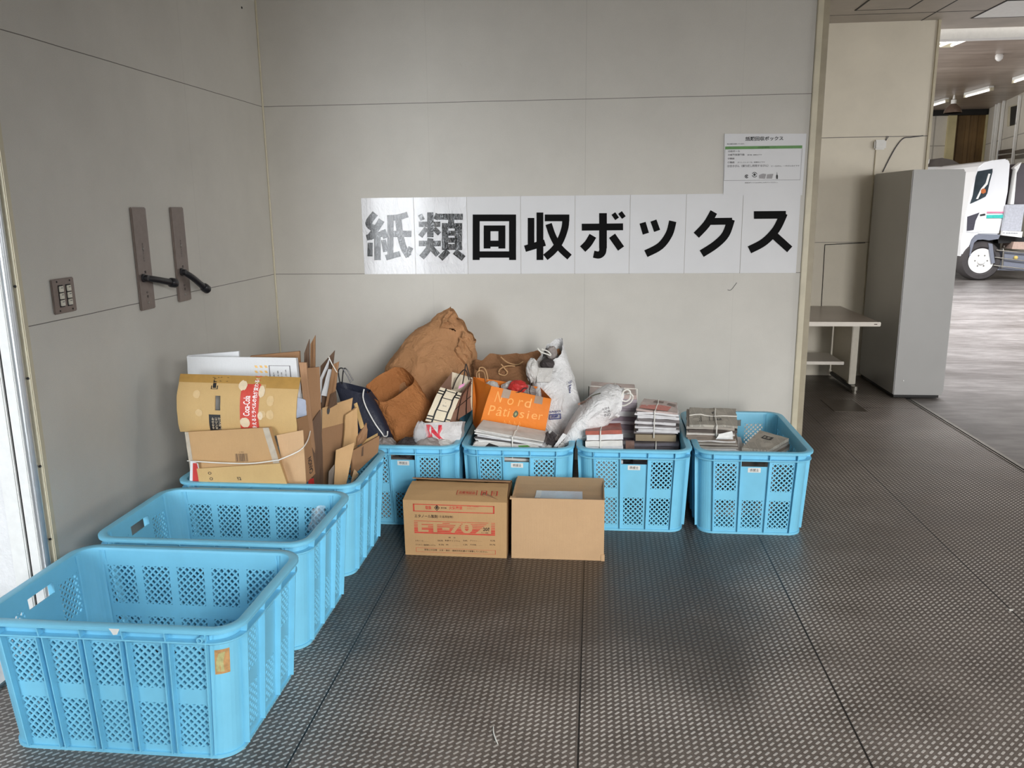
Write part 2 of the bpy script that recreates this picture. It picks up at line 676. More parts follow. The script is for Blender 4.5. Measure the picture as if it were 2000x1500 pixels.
def clip(poly, x0, y0, x1, y1):
    for ax, val, sg in ((0, x0, 1), (0, x1, -1), (1, y0, 1), (1, y1, -1)):
        out = []
        for i in range(len(poly)):
            p, q = poly[i], poly[(i + 1) % len(poly)]
            dp, dq = (p[ax] - val) * sg, (q[ax] - val) * sg
            if dp >= 0:
                out.append(p)
            if (dp > 0 > dq) or (dp < 0 < dq):
                k = dp / (dp - dq)
                out.append((p[0] + (q[0] - p[0]) * k, p[1] + (q[1] - p[1]) * k))
        poly = out
        if len(poly) < 3:
            return None
    ar = sum(poly[i][0] * poly[(i + 1) % len(poly)][1] - poly[(i + 1) % len(poly)][0] * poly[i][1] for i in range(len(poly)))
    return poly if abs(ar) > 1e-9 else None


def lattice_polys(x0, y0, x1, y1, p=.0113, h=.0073):
    out = []
    nx, ny = int((x1 - x0) / p) + 3, int((y1 - y0) / p) + 3
    cx, cy = (x0 + x1) / 2, (y0 + y1) / 2
    for i in range(-nx // 2 - 1, nx // 2 + 2):
        for j in range(-ny // 2 - 1, ny // 2 + 2):
            x, y = cx + i * p, cy + j * p
            if (i + j) % 2:
                polys = [[(x - p + h, y), (x, y - p + h), (x + p - h, y), (x, y + p - h)]]
            else:
                polys = [[(x + h, y), (x + p, y + p - h), (x + p - h, y + p), (x, y + h)],
                         [(x - h, y), (x, y + h), (x - p + h, y + p), (x - p, y + p - h)]]
            for q in polys:
                q = clip(q, x0, y0, x1, y1)
                if q:
                    out.append(q)
    return out


def crate_body():
    mb = MB()
    Z0, Z1 = .0, .388
    rows = ((.030, .162), (.206, .336))
    for side in range(4):
        long = side < 2
        L = (AT if long else BT) - CR
        cols = [(c - .046, c + .046) for c in ((-.236, -.118, 0, .118, .236) if long else (-.124, 0, .124))]
        slot = None if long else (-.058, .322, .058, .356)
        us = sorted({-L, L} | {x for c in cols for x in c} | ({slot[0], slot[2]} if slot else set()))
        zs = sorted({Z0, Z1} | {z for r in rows for z in r} | ({slot[1], slot[3]} if slot else set()))
        for i in range(len(us) - 1):
            for j in range(len(zs) - 1):
                um, zm = (us[i] + us[i + 1]) / 2, (zs[j] + zs[j + 1]) / 2
                win = [(c, r) for ci, c in enumerate(cols) for ri, r in enumerate(rows) if c[0] < um < c[1] and r[0] < zm < r[1] and not (slot and ci == 1 and ri == 1)]
                if slot and slot[0] < um < slot[2] and slot[1] < zm < slot[3]:
                    continue
                if win:
                    continue
                mb.add([side_pos(side, *q) for q in ((us[i], zs[j]), (us[i + 1], zs[j]), (us[i + 1], zs[j + 1]), (us[i], zs[j + 1]))], [(0, 1, 2, 3)])
        for ci, c in enumerate(cols):
            for ri, r in enumerate(rows):
                if slot and ci == 1 and ri == 1:
                    continue
                for q in lattice_polys(c[0], r[0], c[1], r[1]):
                    mb.add([side_pos(side, *p) for p in q], [list(range(len(q)))])
    # corners
    for sx, sy in ((1, 1), (-1, 1), (-1, -1), (1, -1)):
        rings = []
        for z in (Z0, Z1):
            a, b = wall_half(z)
            rings.append([V((sx * (a - CR + CR * math.cos(k * math.pi / 16)), sy * (b - CR + CR * math.sin(k * math.pi / 16)), z)) for k in range(9)])
        if sx * sy < 0:
            rings = [r[::-1] for r in rings]
        mb.loft(rings, False)
    bm = bmesh.new()
    vs = [bm.verts.new(p) for p in mb.v]
    for f in mb.f:
        try:
            bm.faces.new([vs[i] for i in f])
        except ValueError:
            pass
    bmesh.ops.remove_doubles(bm, verts=bm.verts, dist=2e-5)
    for f in bm.faces:
        f.normal_update()
        c = f.calc_center_median()
        if f.normal.x * c.x * BB + f.normal.y * c.y * AB < 0 and abs(f.normal.z) < .7:
            f.normal_flip()
    bm.normal_update()
    ext0 = max(v.co.x for v in bm.verts)
    bmesh.ops.solidify(bm, geom=bm.faces[:], thickness=.0042)
    if max(v.co.x for v in bm.verts) > ext0 + .002:
        print('WALL GREW OUTWARD')
    me = bpy.data.meshes.new('body')
    bm.to_mesh(me)
    bm.free()
    me.materials.append(M_blue)
    return me


def rr_path(a, b, r, n=10):
    out = []
    for cx, cy, a0 in ((a - r, b - r, 0), (-(a - r), b - r, 1), (-(a - r), -(b - r), 2), (a - r, -(b - r), 3)):
        for k in range(n + 1):
            th = (a0 + k / n) * math.pi / 2
            out.append((cx + r * math.cos(th), cy + r * math.sin(th)))
    return out


def ring_sweep(mb, prof, a, b, r):
    """prof closed polygon of (offset, z), swept round a rounded rectangle"""
    cols = [[V((x, y, z)) for x, y in rr_path(a + o, b + o, max(r + o, .012))] for o, z in prof]
    cols.append(cols[0])
    mb.loft(cols, True)


def crate_rim():
    mb = MB()
    ring_sweep(mb, [(-.005, .3855), (-.004, .3935), (0, .395), (.021, .395), (.024, .3925), (.0235, .384), (.02, .3835)], AT, BT, CR)
    ring_sweep(mb, [(-.001, .352), (.0165, .352), (.018, .3535), (.018, .3575), (-.001, .358)], AT, BT, CR)
    return mb


def crate_ribs():
    mb = MB()

    def rib(side, u, z0, z1, off, th=.0036):
        vs = []
        for z, o in ((z0, -.002), (z1, -.002), (z1, off), (z0, off * .8)):
            vs += [side_pos(side, u - th / 2, z, o), side_pos(side, u + th / 2, z, o)]
        mb.add(vs, [(0, 2, 4, 6), (7, 5, 3, 1), (0, 1, 3, 2), (2, 3, 5, 4), (4, 5, 7, 6), (6, 7, 1, 0)])

    for side in range(4):
        if side < 2:
            us = [s * (x + d) for s in (-1, 1) for x in (.059, .177) for d in (-.009, .009)] + [-.288, .288]
            webs = [-.177, -.059, .059, .177, -.288, .288]
        else:
            us = [-.18, -.062, .062, .18]
            webs = us
        for u in us:
            rib(side, u, .012, .354, .019)
        for u in webs:
            rib(side, u, .355, .386, .021)
    return mb


def crate_base():
    mb = MB()
    ring = [V((x, y, .0)) for x, y in rr_path(AB - .012, BB - .012, .05)]
    ring2 = [p + V((0, 0, .012)) for p in ring]
    mb.loft([ring, ring2], True, True, True)
    ring_sweep(mb, [(-.006, 0), (.006, .0), (.006, .010), (-.004, .011)], AB, BB, CR)
    return mb


BODY_ME = crate_body()
proto = thing('blue_crate', '', 'crate')
_b = bpy.data.objects.new('body', BODY_ME)
COL.objects.link(_b)
_b.parent = proto
crate_rim().build('rim', M_blue, proto, smooth=True)
crate_ribs().build('ribs', M_blue, proto)
crate_base().build('base', M_blue, proto)
CRATES = {}
H = math.pi / 2
for key, x, y, rz, label in (
        ('G', .566, -2.513, 0, 'empty blue plastic crate nearest the camera, in the bottom left corner'),
        ('F', .560, -1.962, 0, 'blue plastic crate holding only a scrap of clear film, between two others'),
        ('A', .556, -1.400, 0, 'blue plastic crate by the left wall packed with flattened cartons'),
        ('B', .978, -.728, H, 'blue plastic crate in the back row holding the big brown paper sack'),
        ('C', 1.502, -.728, H, 'blue plastic crate in the back row holding the orange shopping bag'),
        ('D', 2.026, -.728, H, 'blue plastic crate in the back row holding tied magazine bundles'),
        ('E', 2.550, -.728, H, 'rightmost blue plastic crate of the back row, half filled with newspapers')):
    o = proto if key == 'G' else copy_tree(proto)
    o.location = (x, y, 0)
    o.rotation_euler = (0, 0, rz)
    o['label'] = label
    o['group'] = 'blue plastic crates'
    CRATES[key] = o
bpy.context.view_layer.update()


def crate_sticker(key, body, u=0.0):
    o = CRATES[key]
    # the short side facing the camera is local -x
    mb = MB()
    f = lambda a, b: o.matrix_world @ side_pos(3, -a, b, .0012)
    f0 = lambda a, b: o.matrix_world @ side_pos(3, -a, b, .0022)
    patch(mb, f, u - .028, .296, u + .028, .318)
    s = mb.build('label_sticker', M_sticker, o)
    s['label'] = 'small white name sticker under the handle slot'
    t = MB()
    vs, fs, W, Hh = glyphs(body, .01)
    t.add([f0(u - .02 + a / W * .04, .300 + b / Hh * .014) for a, b in vs], fs)
    t.build('lettering', M_ink, s)


for k in 'BDE':
    crate_sticker(k, '士別市')
crate_sticker('C', '士別市')

# sticker and scuff on the nearest crate
o = CRATES['G']
mb = MB()
M_tag = mat('faded_orange_sticker', (190, 146, 96), .5, 0, .25, 60)
M_tag2 = mat('faded_yellow_print', (176, 172, 120), .5, 0, .25, 60)


def corner_pos(deg, z, off=.0012):
    a, b = wall_half(z)
    t = math.radians(deg)
    return o.matrix_world @ V((a - CR + (CR + off) * math.cos(t), -(b - CR) - (CR + off) * math.sin(t), z))


cf = lambda s, t: corner_pos(80 - s * 36, .255 + t * .072)
patch(mb, cf, 0, 0, 1, 1, 6, 1)
st = mb.build('faded_sticker', M_tag, o, smooth=True)
st['label'] = 'peeling orange and yellow sticker on the corner'
mb = MB()
cf2 = lambda s, t: corner_pos(80 - s * 36, .255 + t * .072, .002)
poly2(mb, [(.1, .12), (.62, .08), (.55, .5), (.7, .9), (.25, .85), (.08, .5)], cf2)
mb.build('print', M_tag2, st)
mb = MB()
rp = lambda s, t: o.matrix_world @ V((.03 + s * .03, -(BT + .0245), .374 + t * .018))
poly2(mb, [(0, 1), (1, 1), (.72, .1), (.35, 0), (.2, .5)], rp)
mb.build('torn_tape', M_sticker, o)
pt = MB()
pc = V((AT - .075, -(BT + .014), .371))
pt.lathe(pc, (0, -1, 0), [(.0085, 0), (.0085, .016), (.005, .0162), (.005, .004), (.0008, .004)], 16)
pt.v = [o.matrix_world @ p for p in pt.v]
pt.build('peg_socket', M_blue, o, smooth=True)

# clear film scrap inside the second crate
fm = N('clear_film')
fm.b.inputs['Base Color'].default_value = (.92, .94, .95, 1)
fm.b.inputs['Roughness'].default_value = .15
fm.b.inputs['Alpha'].default_value = .30
fm.bump(fm.noise(45, 4, .6), .6, .01)
M_film = fm.m
mb = MB()
pts = []
base = V((.80, -1.80, .262))
for j in range(9):
    for i in range(7):
        s, t = i / 6, j / 8
        p = base + V((-.03 + .05 * s + .03 * t, .0 + .015 * math.sin(s * 5 + t * 3), .11 * t * (1 - .25 * abs(s - .6))))
        p += V((noise.noise(p * 40), noise.noise(p * 40 + V((5, 5, 5))), 0)) * .012
        pts.append(p)
mb.add(pts, [(j * 7 + i, j * 7 + i + 1, (j + 1) * 7 + i + 1, (j + 1) * 7 + i) for j in range(8) for i in range(6)])
mb.build('plastic_film_scrap', M_film, None, smooth=True, label='crumpled scrap of clear plastic film hooked in an empty blue crate', category='plastic film')

# ------------------------------------------------------------------ letter sheets on the back wall


def gloss_paper(name, rgb, rough, bumpy):
    n = N(name)
    c = lin(rgb)
    f = n.noise(6, 3)
    n.color(n.ramp(f, [(.3, tuple(x * .97 for x in c)), (.7, c)]))
    n.b.inputs['Roughness'].default_value = rough
    mp = n.node('ShaderNodeMapping')
    mp.inputs['Scale'].default_value = (1.0, 1.0, .45)
    n.link(n.co(), mp.inputs[0])
    n.b.inputs['Specular IOR Level'].default_value = .5 if bumpy else .12
    n.bump(n.noise(26 if bumpy else 5, 4, .6, vec=mp.outputs[0], dist=.6), .8 if bumpy else .2, .012 if bumpy else .008)
    if bumpy:
        n.b.inputs['Coat Weight'].default_value = .55
        n.b.inputs['Coat IOR'].default_value = 1.5
        n.b.inputs['Coat Roughness'].default_value = .1
    return n.m


M_sheet = gloss_paper('laminated_sheet', (226, 227, 229), .42, False)
M_sheetw = gloss_paper('wrinkled_laminate', (228, 229, 232), .28, True)
M_letter = gloss_paper('laminated_black_ink', (6, 6, 7), .65, False)
M_letterw = gloss_paper('wrinkled_black_ink', (12, 12, 14), .2, True)


def c1(p):
    return (690 + p[0] / 4.545, 360 + p[1] / 4.545)


def c2(p):
    return (1120 + p[0] / 4.0, 360 + p[1] / 4.0)


CHARS = [
    ('kami', c1, [([(195, 258), (135, 345), (190, 400)], 60), ([(252, 318), (205, 390), (142, 478)], 58), ([(118, 474), (258, 440)], 52),
                  ([(214, 450), (214, 673)], 58), ([(150, 518), (148, 640)], 46), ([(262, 405), (288, 478)], 48), ([(268, 492), (286, 600)], 44),
                  ([(300, 300), (400, 292), (482, 268)], 52), ([(330, 290), (328, 650)], 54), ([(288, 652), (415, 616)], 50), ([(330, 440), (515, 440)], 56),
                  ([(398, 290), (412, 430), (446, 560), (492, 640)], 56), ([(470, 640), (512, 560)], 44)]),
    ('rui', c1, [([(592, 268), (616, 318)], 42), ([(684, 248), (684, 470)], 56), ([(752, 262), (730, 312)], 42), ([(582, 355), (772, 355)], 48),
                 ([(650, 390), (595, 462)], 44), ([(716, 390), (766, 440)], 42), ([(582, 525), (776, 525)], 50), ([(685, 480), (668, 570), (606, 650)], 54),
                 ([(690, 560), (752, 628)], 48), ([(755, 288), (972, 288)], 54), ([(872, 300), (866, 360)], 52), ([(786, 368), (966, 368)], 48), ([(786, 434), (966, 434)], 46),
                 ([(786, 496), (966, 496)], 46), ([(786, 556), (966, 556)], 54), ([(815, 345), (815, 582)], 56), ([(933, 345), (933, 582)], 64),
                 ([(842, 590), (772, 660)], 54), ([(900, 596), (980, 658)], 54)]),
    ('kai', c1, [([(1060, 298), (1445, 298)], 60), ([(1091, 268), (1091, 672)], 62), ([(1414, 268), (1414, 672)], 62), ([(1060, 623), (1445, 623)], 56),
                 ([(1158, 391), (1350, 391)], 52), ([(1188, 365), (1188, 570)], 60), ([(1319, 365), (1319, 570)], 62), ([(1158, 527), (1350, 527)], 54)]),
    ('shuu', c1, [([(1578, 298), (1578, 560)], 58), ([(1657, 250), (1657, 672)], 60), ([(1524, 572), (1702, 518)], 58), ([(1700, 298), (1918, 298)], 60),
                  ([(1886, 280), (1880, 380), (1838, 500), (1778, 585), (1705, 648)], 62), ([(1734, 352), (1772, 460), (1830, 560), (1920, 646)], 58)]),
    ('bo', c2, [([(65, 335), (388, 332)], 54), ([(231, 225), (231, 500)], 60), ([(231, 490), (226, 530), (200, 552), (158, 546)], 56), ([(152, 402), (115, 462), (72, 506)], 60),
                ([(302, 402), (372, 502)], 58), ([(312, 228), (341, 270)], 36), ([(364, 220), (394, 260)], 36)]),
    ('tsu', c2, [([(540, 300), (566, 386)], 50), ([(625, 283), (654, 364)], 50), ([(776, 288), (748, 388), (678, 482), (566, 542)], 58)]),
    ('ku', c2, [([(1097, 216), (1040, 312), (960, 398)], 58), ([(1070, 290), (1240, 288)], 54), ([(1232, 274), (1190, 390), (1110, 472), (1002, 542)], 60)]),
    ('su', c2, [([(1410, 240), (1660, 238)], 60), ([(1645, 226), (1585, 350), (1490, 450), (1375, 512)], 60), ([(1568, 398), (1690, 508)], 60)])]
ORD = ['first', 'second', 'third', 'fourth', 'fifth', 'sixth', 'seventh', 'last']
GLY = '紙類回収ボックス'
for i, (nm, fc, strokes) in enumerate(CHARS):
    x0 = .5345 + .2995 * i
    z0, z1 = 1.083 - .0018 * 0, 1.5066
    sh = MB()
    sh.slab([(x0, -.0026, z0), (x0 + .2972, -.0026, z0), (x0 + .2972, -.0026, z1), (x0, -.0026, z1)], .002, 6, 8, 0, .0, i)
    o = sh.build('letter_sheet', M_sheetw if i < 2 else M_sheet)
    o.location.y = -.0006 * (i % 2)
    if i == 0:
        lb = 'leftmost white sheet of the big sign, wrinkled laminate with the character ' + GLY[i]
    else:
        lb = 'white sheet with the big black character %s, %s of the eight on the wall' % (GLY[i], ORD[i])
    o['label'], o['category'], o['group'] = lb, 'sign', 'letter sheets of the big wall sign'
    sc = 1 / 4.545 if fc is c1 else 1 / 4.0
    mb = MB()
    for si, (pts, wd) in enumerate(strokes):
        stroke(mb, [fc(p) for p in pts], wd * sc, lambda a, b: at(a, b, -.0042 - .00012 * si))
    l = mb.build('big_character', M_letterw if i < 2 else M_letter, o)

# notice sheet
nt = thing('notice_sheet', 'white notice with a green bar and small pictures, above the end of the big sign', 'sign', (2.725, 0, 1.66))
nt_o = MB().slab([(2.524, -.0052, 1.500), (2.935, -.0052, 1.494), (2.938, -.0052, 1.808), (2.517, -.0052, 1.815)], .0012, 4, 4).build('paper', M_sheet, nt)
NF = quad_fn([at(1411, 376, -.002), at(1566, 372, -.002), at(1569, 262, -.002), at(1415, 263, -.002)], .0002)
# crop coordinates of the notice picture -> unit square


def nq(x, y):
    px, py = 1390 + x / 10, 240 + y / 10
    return at(px, py, -.0066)


M_green = mat('green_print', (84, 140, 66), .5)
M_greyp = mat('grey_print', (92, 90, 94), .5)
mb = MB()
mb.add([nq(265, 462), nq(1770, 440), nq(1768, 497), nq(262, 518)], [(3, 2, 1, 0)])
mb.build('green_bar', M_green, nt)


def nwrite(mb, body, x, y, w, h, bold=0.0, lift=0):
    vs, fs, W, Hh = glyphs(body, bold)
    mb.add([nq(x + a / W * w, y - (a / W * w) * .014 - b / Hh * h) for a, b in vs], fs)


mb = MB()
nwrite(mb, '紙類回収ボックス', 660, 352, 740, 82, .02)
nwrite(mb, '次の紙類を回収しています。', 300, 424, 340, 20, .02)
mb.build('title', M_ink, nt)
mb = MB()
for body, x, y, w_, h in (('①段ボール', 322, 575, 230, 40), ('②紙製容器包装', 318, 644, 325, 40), ('③雑誌', 315, 716, 130, 38), ('④雑紙', 312, 792, 135, 40),
                          ('⑤空きびん（繰り返し利用するびん）', 305, 868, 800, 48), ('菓子箱、紙袋などです', 700, 638, 280, 24), ('ダイレクトメール、封筒などです', 505, 786, 535, 26),
                          ('ビールびん、一升びんなどです', 1165, 858, 550, 28), ('回収ボックスの中に入れてください。', 650, 1182, 640, 24)):
    nwrite(mb, body, x, y, w_, h, .012)
nwrite(mb, '回収品目', 905, 494, 225, 30, .01)
mb.build('writing', M_greyp, nt)
mb = MB()
for a, b, c, d in ((262, 518, 240, 1126), (1770, 497, 1728, 1112)):
    mb.add([nq(a - 2, b), nq(a + 2, b), nq(c + 2, d), nq(c - 2, d)], [(0, 1, 2, 3)])
mb.add([nq(240, 1124), nq(1728, 1110), nq(1728, 1115), nq(240, 1129)], [(0, 1, 2, 3)])
mb.build('border_line', M_greyp, nt)
mb = MB()


def ncirc(mb, cx, cy, r, t, a0=0, a1=360, n=24):
    for k in range(n):
        p, q = math.radians(a0 + (a1 - a0) * k / n), math.radians(a0 + (a1 - a0) * (k + 1) / n)
        mb.add([nq(cx + r * math.cos(p), cy + r * math.sin(p)), nq(cx + r * math.cos(q), cy + r * math.sin(q)),
                nq(cx + (r - t) * math.cos(q), cy + (r - t) * math.sin(q)), nq(cx + (r - t) * math.cos(p), cy + (r - t) * math.sin(p))], [(0, 1, 2, 3)])


ncirc(mb, 685, 1045, 36, 14, 30, 330)
mb.add([nq(670, 1030), nq(700, 1030), nq(690, 1062), nq(678, 1062)], [(0, 1, 2, 3)])
mb.build('recycling_mark', M_ink, nt)
mb = MB()
ncirc(mb, 838, 1013, 52, 11, 200, 350)
ncirc(mb, 838, 1013, 52, 11, 20, 170)
mb.add([nq(812, 1000), nq(846, 982), nq(864, 1020), nq(828, 1040)], [(0, 1, 2, 3)])
mb.build('recycling_mark', M_ink, nt)
mb = MB()
mb.add([nq(1262, 1095), nq(1292, 1095), nq(1294, 1030), nq(1282, 1008), nq(1280, 965), nq(1274, 965), nq(1272, 1008), nq(1258, 1030)], [range(8)])
mb.build('bottle_picture', M_ink, nt)
mb = MB()
mb.add([nq(928, 1085), nq(1040, 1092), nq(1064, 1000), nq(1000, 990), nq(925, 1020)], [range(5)])
mb.add([nq(1072, 1090), nq(1180, 1088), nq(1204, 995), nq(1085, 1005)], [range(4)])
mb.build('bundle_pictures', mat('pale_grey_print', (150, 148, 150), .5, 0, .3, 300), nt)
# blank sheet below the notice, transparent tape traces
# small scratches on the wall
mb = MB()
stroke(mb, [(1421, 566), (1428, 566), (1439, 552)], 1.0, lambda a, b: at(a, b, -.0012))
p_ = at(472, 15, -.001)
mb.lathe(atx(472, 15, .001), (1, 0, 0), [(.006, 0), (.005, .003), (0, .0032)], 10)
sc_ = mb.build('trim_7', M_ink)
sc_['kind'] = 'structure'
ap = MB().use(mat('clear_tape', (214, 212, 206), .25, 0, .03))
for px in (810, 917, 1022, 1128):
    a, b, c, d = at(px - 9, 402, -.0028), at(px + 6, 402, -.0028), at(px + 5, 376, -.0028), at(px - 10, 376, -.0028)
    ap.add([a, b, c, d], [(0, 1, 2, 3)])

# ------------------------------------------------------------------ left wall fittings
M_plate = mat('brown_grey_metal', (134, 122, 116), .38, .45, .08, 40)
M_grip = mat('black_bakelite', (38, 38, 42), .32, 0, .1)
M_switch = mat('ivory_plastic', (214, 210, 196), .4, 0, .03)
for i, (y0, y1, hub, knob, lb) in enumerate(((-1.448, -1.340, (288, 543), (337, 552), 'crank handle on a long brown plate, lever level, nearer the light switches'),
                                           (-1.136, -1.026, (362, 531), (401, 562), 'crank handle on a long brown plate, lever sloping down, nearer the corner'))):
    t = thing('crank_handle', lb, 'crank handle', (0, (y0 + y1) / 2, 1.26), 'window crank handles')
    MB().span((.001, y0, 1.052), (.012, y1, 1.465)).build('back_plate', M_plate, t, bevel=.0035)
    h, k = atx(*hub, .030), atx(*knob, .052)
    h.x, k.x = .022, .050
    dd = (k - h)
    MB().lathe((.012, h.y, h.z), (1, 0, 0), [(.017, 0), (.017, .006), (.011, .008), (.011, .022), (.0, .024)], 20).build('hub', M_grip, t, smooth=True)
    lv = MB()
    pts = [h, h + dd * .3 + V((.006, 0, 0)), h + dd * .85, k]
    q = spline(pts, 5)
    lv.tube(q, [.0125 + .003 * (j / len(q)) for j in range(len(q))], 12)
    lv.build('lever', M_grip, t, smooth=True)
    ax = (dd.normalized() + V((.5, 0, 0))).normalized()
    MB().lathe(k, dd, [(.0, -.014), (.017, -.013), (.0205, -.006), (.0205, .018), (.017, .024), (0, .026)], 18).build('knob', M_grip, t, smooth=True)
    for z in (1.082, 1.30):
        MB().lathe((.012, (y0 + y1) / 2, z), (1, 0, 0), [(.005, 0), (.004, .002), (0, .0022)], 12).build('screw', M_steel, t)
    pf = lambda a, b, y=(y0 + y1) / 2: V((.0128, y + a, b))
    mb = MB()
    for j, ch in enumerate('排煙操作ハンドル'):
        write(mb, ch, pf, -.005, 1.315 - j * .0095, .008, .008, .01)
    write(mb, '開', pf, -.006, 1.20, .011, .011, .01)
    write(mb, '←', pf, -.01, 1.118, .010, .018, .01)
    write(mb, '閉', pf, -.006, 1.10, .011, .011, .01)
    mb.build('lettering', M_ink, t)

t = thing('switch_plate', 'metal plate with six ivory light switches beside the open doorway', 'light switch', (0, -1.92, 1.165))
MB().span((.001, -1.982, 1.106), (.009, -1.860, 1.226)).build('cover_plate', M_plate, t, bevel=.003)
for j, y in enumerate((-1.940, -1.898)):
    MB().span((.009, y - .0125, 1.128), (.0105, y + .0125, 1.204)).build('switch_frame', M_ink, t)
    for z in (1.142, 1.166, 1.190):
        s = MB().box((.0125, y, z), (.006, .021, .020)).build('switch', M_switch, t, bevel=.0015)
        mb = MB()
        f = lambda a, b: V((.0160, a, b))
        patch(mb, f, y - .006, z + .003, y + .006, z + .0055)
        mb.build('mark', M_greyp, s)
for y in (-1.955, -1.885):
    for z in (1.116, 1.216):
        MB().lathe((.009, y, z), (1, 0, 0), [(.0032, 0), (.0028, .0015), (0, .0016)], 10).build('screw', M_black, t)

# ------------------------------------------------------------------ two closed cartons in front of the back row


def cardboard(name, rgb, var=.05):
    if name in MATS:
        return MATS[name]
    n = N(name)
    c = lin(rgb)
    f = n.noise(5, 5, .65)
    g = n.noise(300, 2, .5)
    base = n.ramp(f, [(.25, tuple(x * (1 - var * 2) for x in c)), (.75, tuple(min(1, x * (1 + var)) for x in c))])
    base = n.mix(n.ramp(g, [(.40, .10), (.6, 0.0)]), base, tuple(x * .7 for x in c))
    n.color(base)
    n.b.inputs['Roughness'].default_value = .72
    n.b.inputs['Specular IOR Level'].default_value = .3
    mp = n.node('ShaderNodeMapping')
    mp.inputs['Scale'].default_value = (1, 1, .06)
    n.link(n.co(), mp.inputs[0])
    n.bump(n.noise(140, 2, .5, vec=mp.outputs[0]), .18, .003)
    MATS[name] = n.m
    return n.m


M_card = cardboard('tan_cardboard', (186, 150, 106))
M_card2 = cardboard('pink_tan_cardboard', (194, 160, 122))
M_card3 = cardboard('yellow_tan_cardboard', (196, 164, 112))
M_card4 = cardboard('brown_cardboard', (150, 114, 82))
M_cardin = cardboard('inside_cardboard', (158, 122, 88))
M_red = mat('red_print', (196, 66, 52), .6, 0, .12, 40)
M_brownink = mat('dark_brown_ink', (70, 48, 36), .6)

# left carton
t = thing('cardboard_carton', 'closed tan cardboard carton printed with red ET-70, standing on the floor', 'carton', (1.27, -1.27, 0), 'cartons on the floor')
x0, x1, y0, y1 = 1.049, 1.485, -1.392, -1.125
hz = .248
bd = MB()
bd.prism([(x0, y0, 0), (x1, y0 - .006, 0), (x1 + .004, y0 - .006, hz), (x0 - .002, y0, hz)], (0, .004, 0))
bd.prism([(x0, y1, 0), (x1, y1, 0), (x1, y1, hz), (x0, y1, hz)], (0, -.004, 0))
bd.prism([(x0, y0, 0), (x0, y1, 0), (x0, y1, hz), (x0 - .002, y0, hz)], (.004, 0, 0))
bd.prism([(x1, y0 - .006, 0), (x1, y1, 0), (x1, y1, hz), (x1 + .004, y0 - .006, hz)], (-.004, 0, 0))
bd.span((x0, y0, 0.0), (x1, y1, .004))
bd.build('carton_body', M_card, t)
fl = MB()
fl.slab([(x0 - .002, y0, hz), (x1 + .004, y0 - .006, hz), (x1 - .004, -1.252, hz + .033), (x0 + .010, -1.252, hz + .036)], .004, 6, 4, .004, .002, 3)
fl.build('front_flap', M_card, t)
MB().slab([(x0 + .012, -1.258, hz + .052), (x1 + .004, -1.250, hz + .042), (x1, y1, hz), (x0, y1, hz)], .004, 6, 4, .006, .002, 5).build('rear_flap', M_card4, t)
MB().slab([(x0, y0 + .004, hz - .002), (x0 + .15, y0 + .01, hz - .03), (x0 + .15, y1 - .01, hz - .03), (x0, y1 - .004, hz - .002)], .004, 3, 3).build('side_flap', M_cardin, t)
mb = MB()
mb.slab([(x1 + .003, y0 + .004, hz - .002), (x1 - .10, y0 + .03, hz + .020), (x1 - .10, y1 - .03, hz + .020), (x1, y1 - .004, hz - .002)][::-1], .004, 3, 3)
mb.build('side_flap', M_cardin, t)
FF = quad_fn([(x0, y0, 0), (x1, y0 - .006, 0), (x1 + .004, y0 - .006, hz), (x0 - .002, y0, hz)], .0009)
FF2 = quad_fn([(x0, y0, 0), (x1, y0 - .006, 0), (x1 + .004, y0 - .006, hz), (x0 - .002, y0, hz)], .0014)
FF3 = quad_fn([(x0, y0, 0), (x1, y0 - .006, 0), (x1 + .004, y0 - .006, hz), (x0 - .002, y0, hz)], .0019)


def ex(x):
    return (x - 125) / (955 - 125)


def ey(y, x=500):
    # the printed face in the close-up: top edge 320 -> 345, bottom edge 770 -> 800
    k = ex(x)
    top, bot = 318 + 26 * k, 770 + 30 * k
    return (bot - y) / (bot - top)


rd = MB()
for a, b, c, d, tt in ((205, 350, 858, 425, .016),):
    xa, xb, ya, yb = ex(a), ex(c), ey(412, 205), ey(350, 205)
    outline(rd, FF, xa, ya, xb, yb, .014)
xa, xb = ex(208), ex(862)
for k in range(8):
    ya = ey(590, 208) + k * .0312
    patch(rd, FF, xa, ya, xb, ya + (.025 if k < 3 else .021 - .0018 * k))
xo, yo, xq, yq = ex(215), ey(745, 215), ex(866), ey(710, 215)
outline(rd, FF, xo, yo, xq, yq, .004)
write(rd, '取扱', FF, ex(305), ey(396, 305), .065, .060, .03)
write(rd, '火気厳禁', FF, ex(495), ey(398, 495), .065, .130, .015)
write(rd, '火気・熱源に', FF, ex(640), ey(378, 640), .025, .12, .0)
write(rd, '近づけないこと', FF, ex(640), ey(396, 640), .025, .08, .0)
rd.build('red_print', M_red, t)
ko = MB()
write(ko, 'ET-70', FF2, ex(238), ey(580, 238), .198, .535, .035)
poly2(ko, [(ex(700), ey(596, 700)), (ex(830), ey(598, 830)), (ex(832), ey(498, 832)), (ex(820), ey(500, 820))], FF2)
ko.build('knocked_out_lettering', M_card, t)['label'] = 'bare cardboard letters ET-70 on red stripes'
bk = MB()
write(bk, 'エタノール製剤', FF, ex(215), ey(463, 215), .062, .225, .02)
write(bk, '（食品添加物）', FF, ex(410), ey(465, 410), .045, .14, .01)
write(bk, '第四類', FF, ex(430), ey(390, 430), .025, .055, .01)
write(bk, '20ℓ', FF3, ex(766), ey(573, 766), .066, .062, .03)
write(bk, 'ネット換算', FF3, ex(750), ey(592, 750), .022, .07, .01)
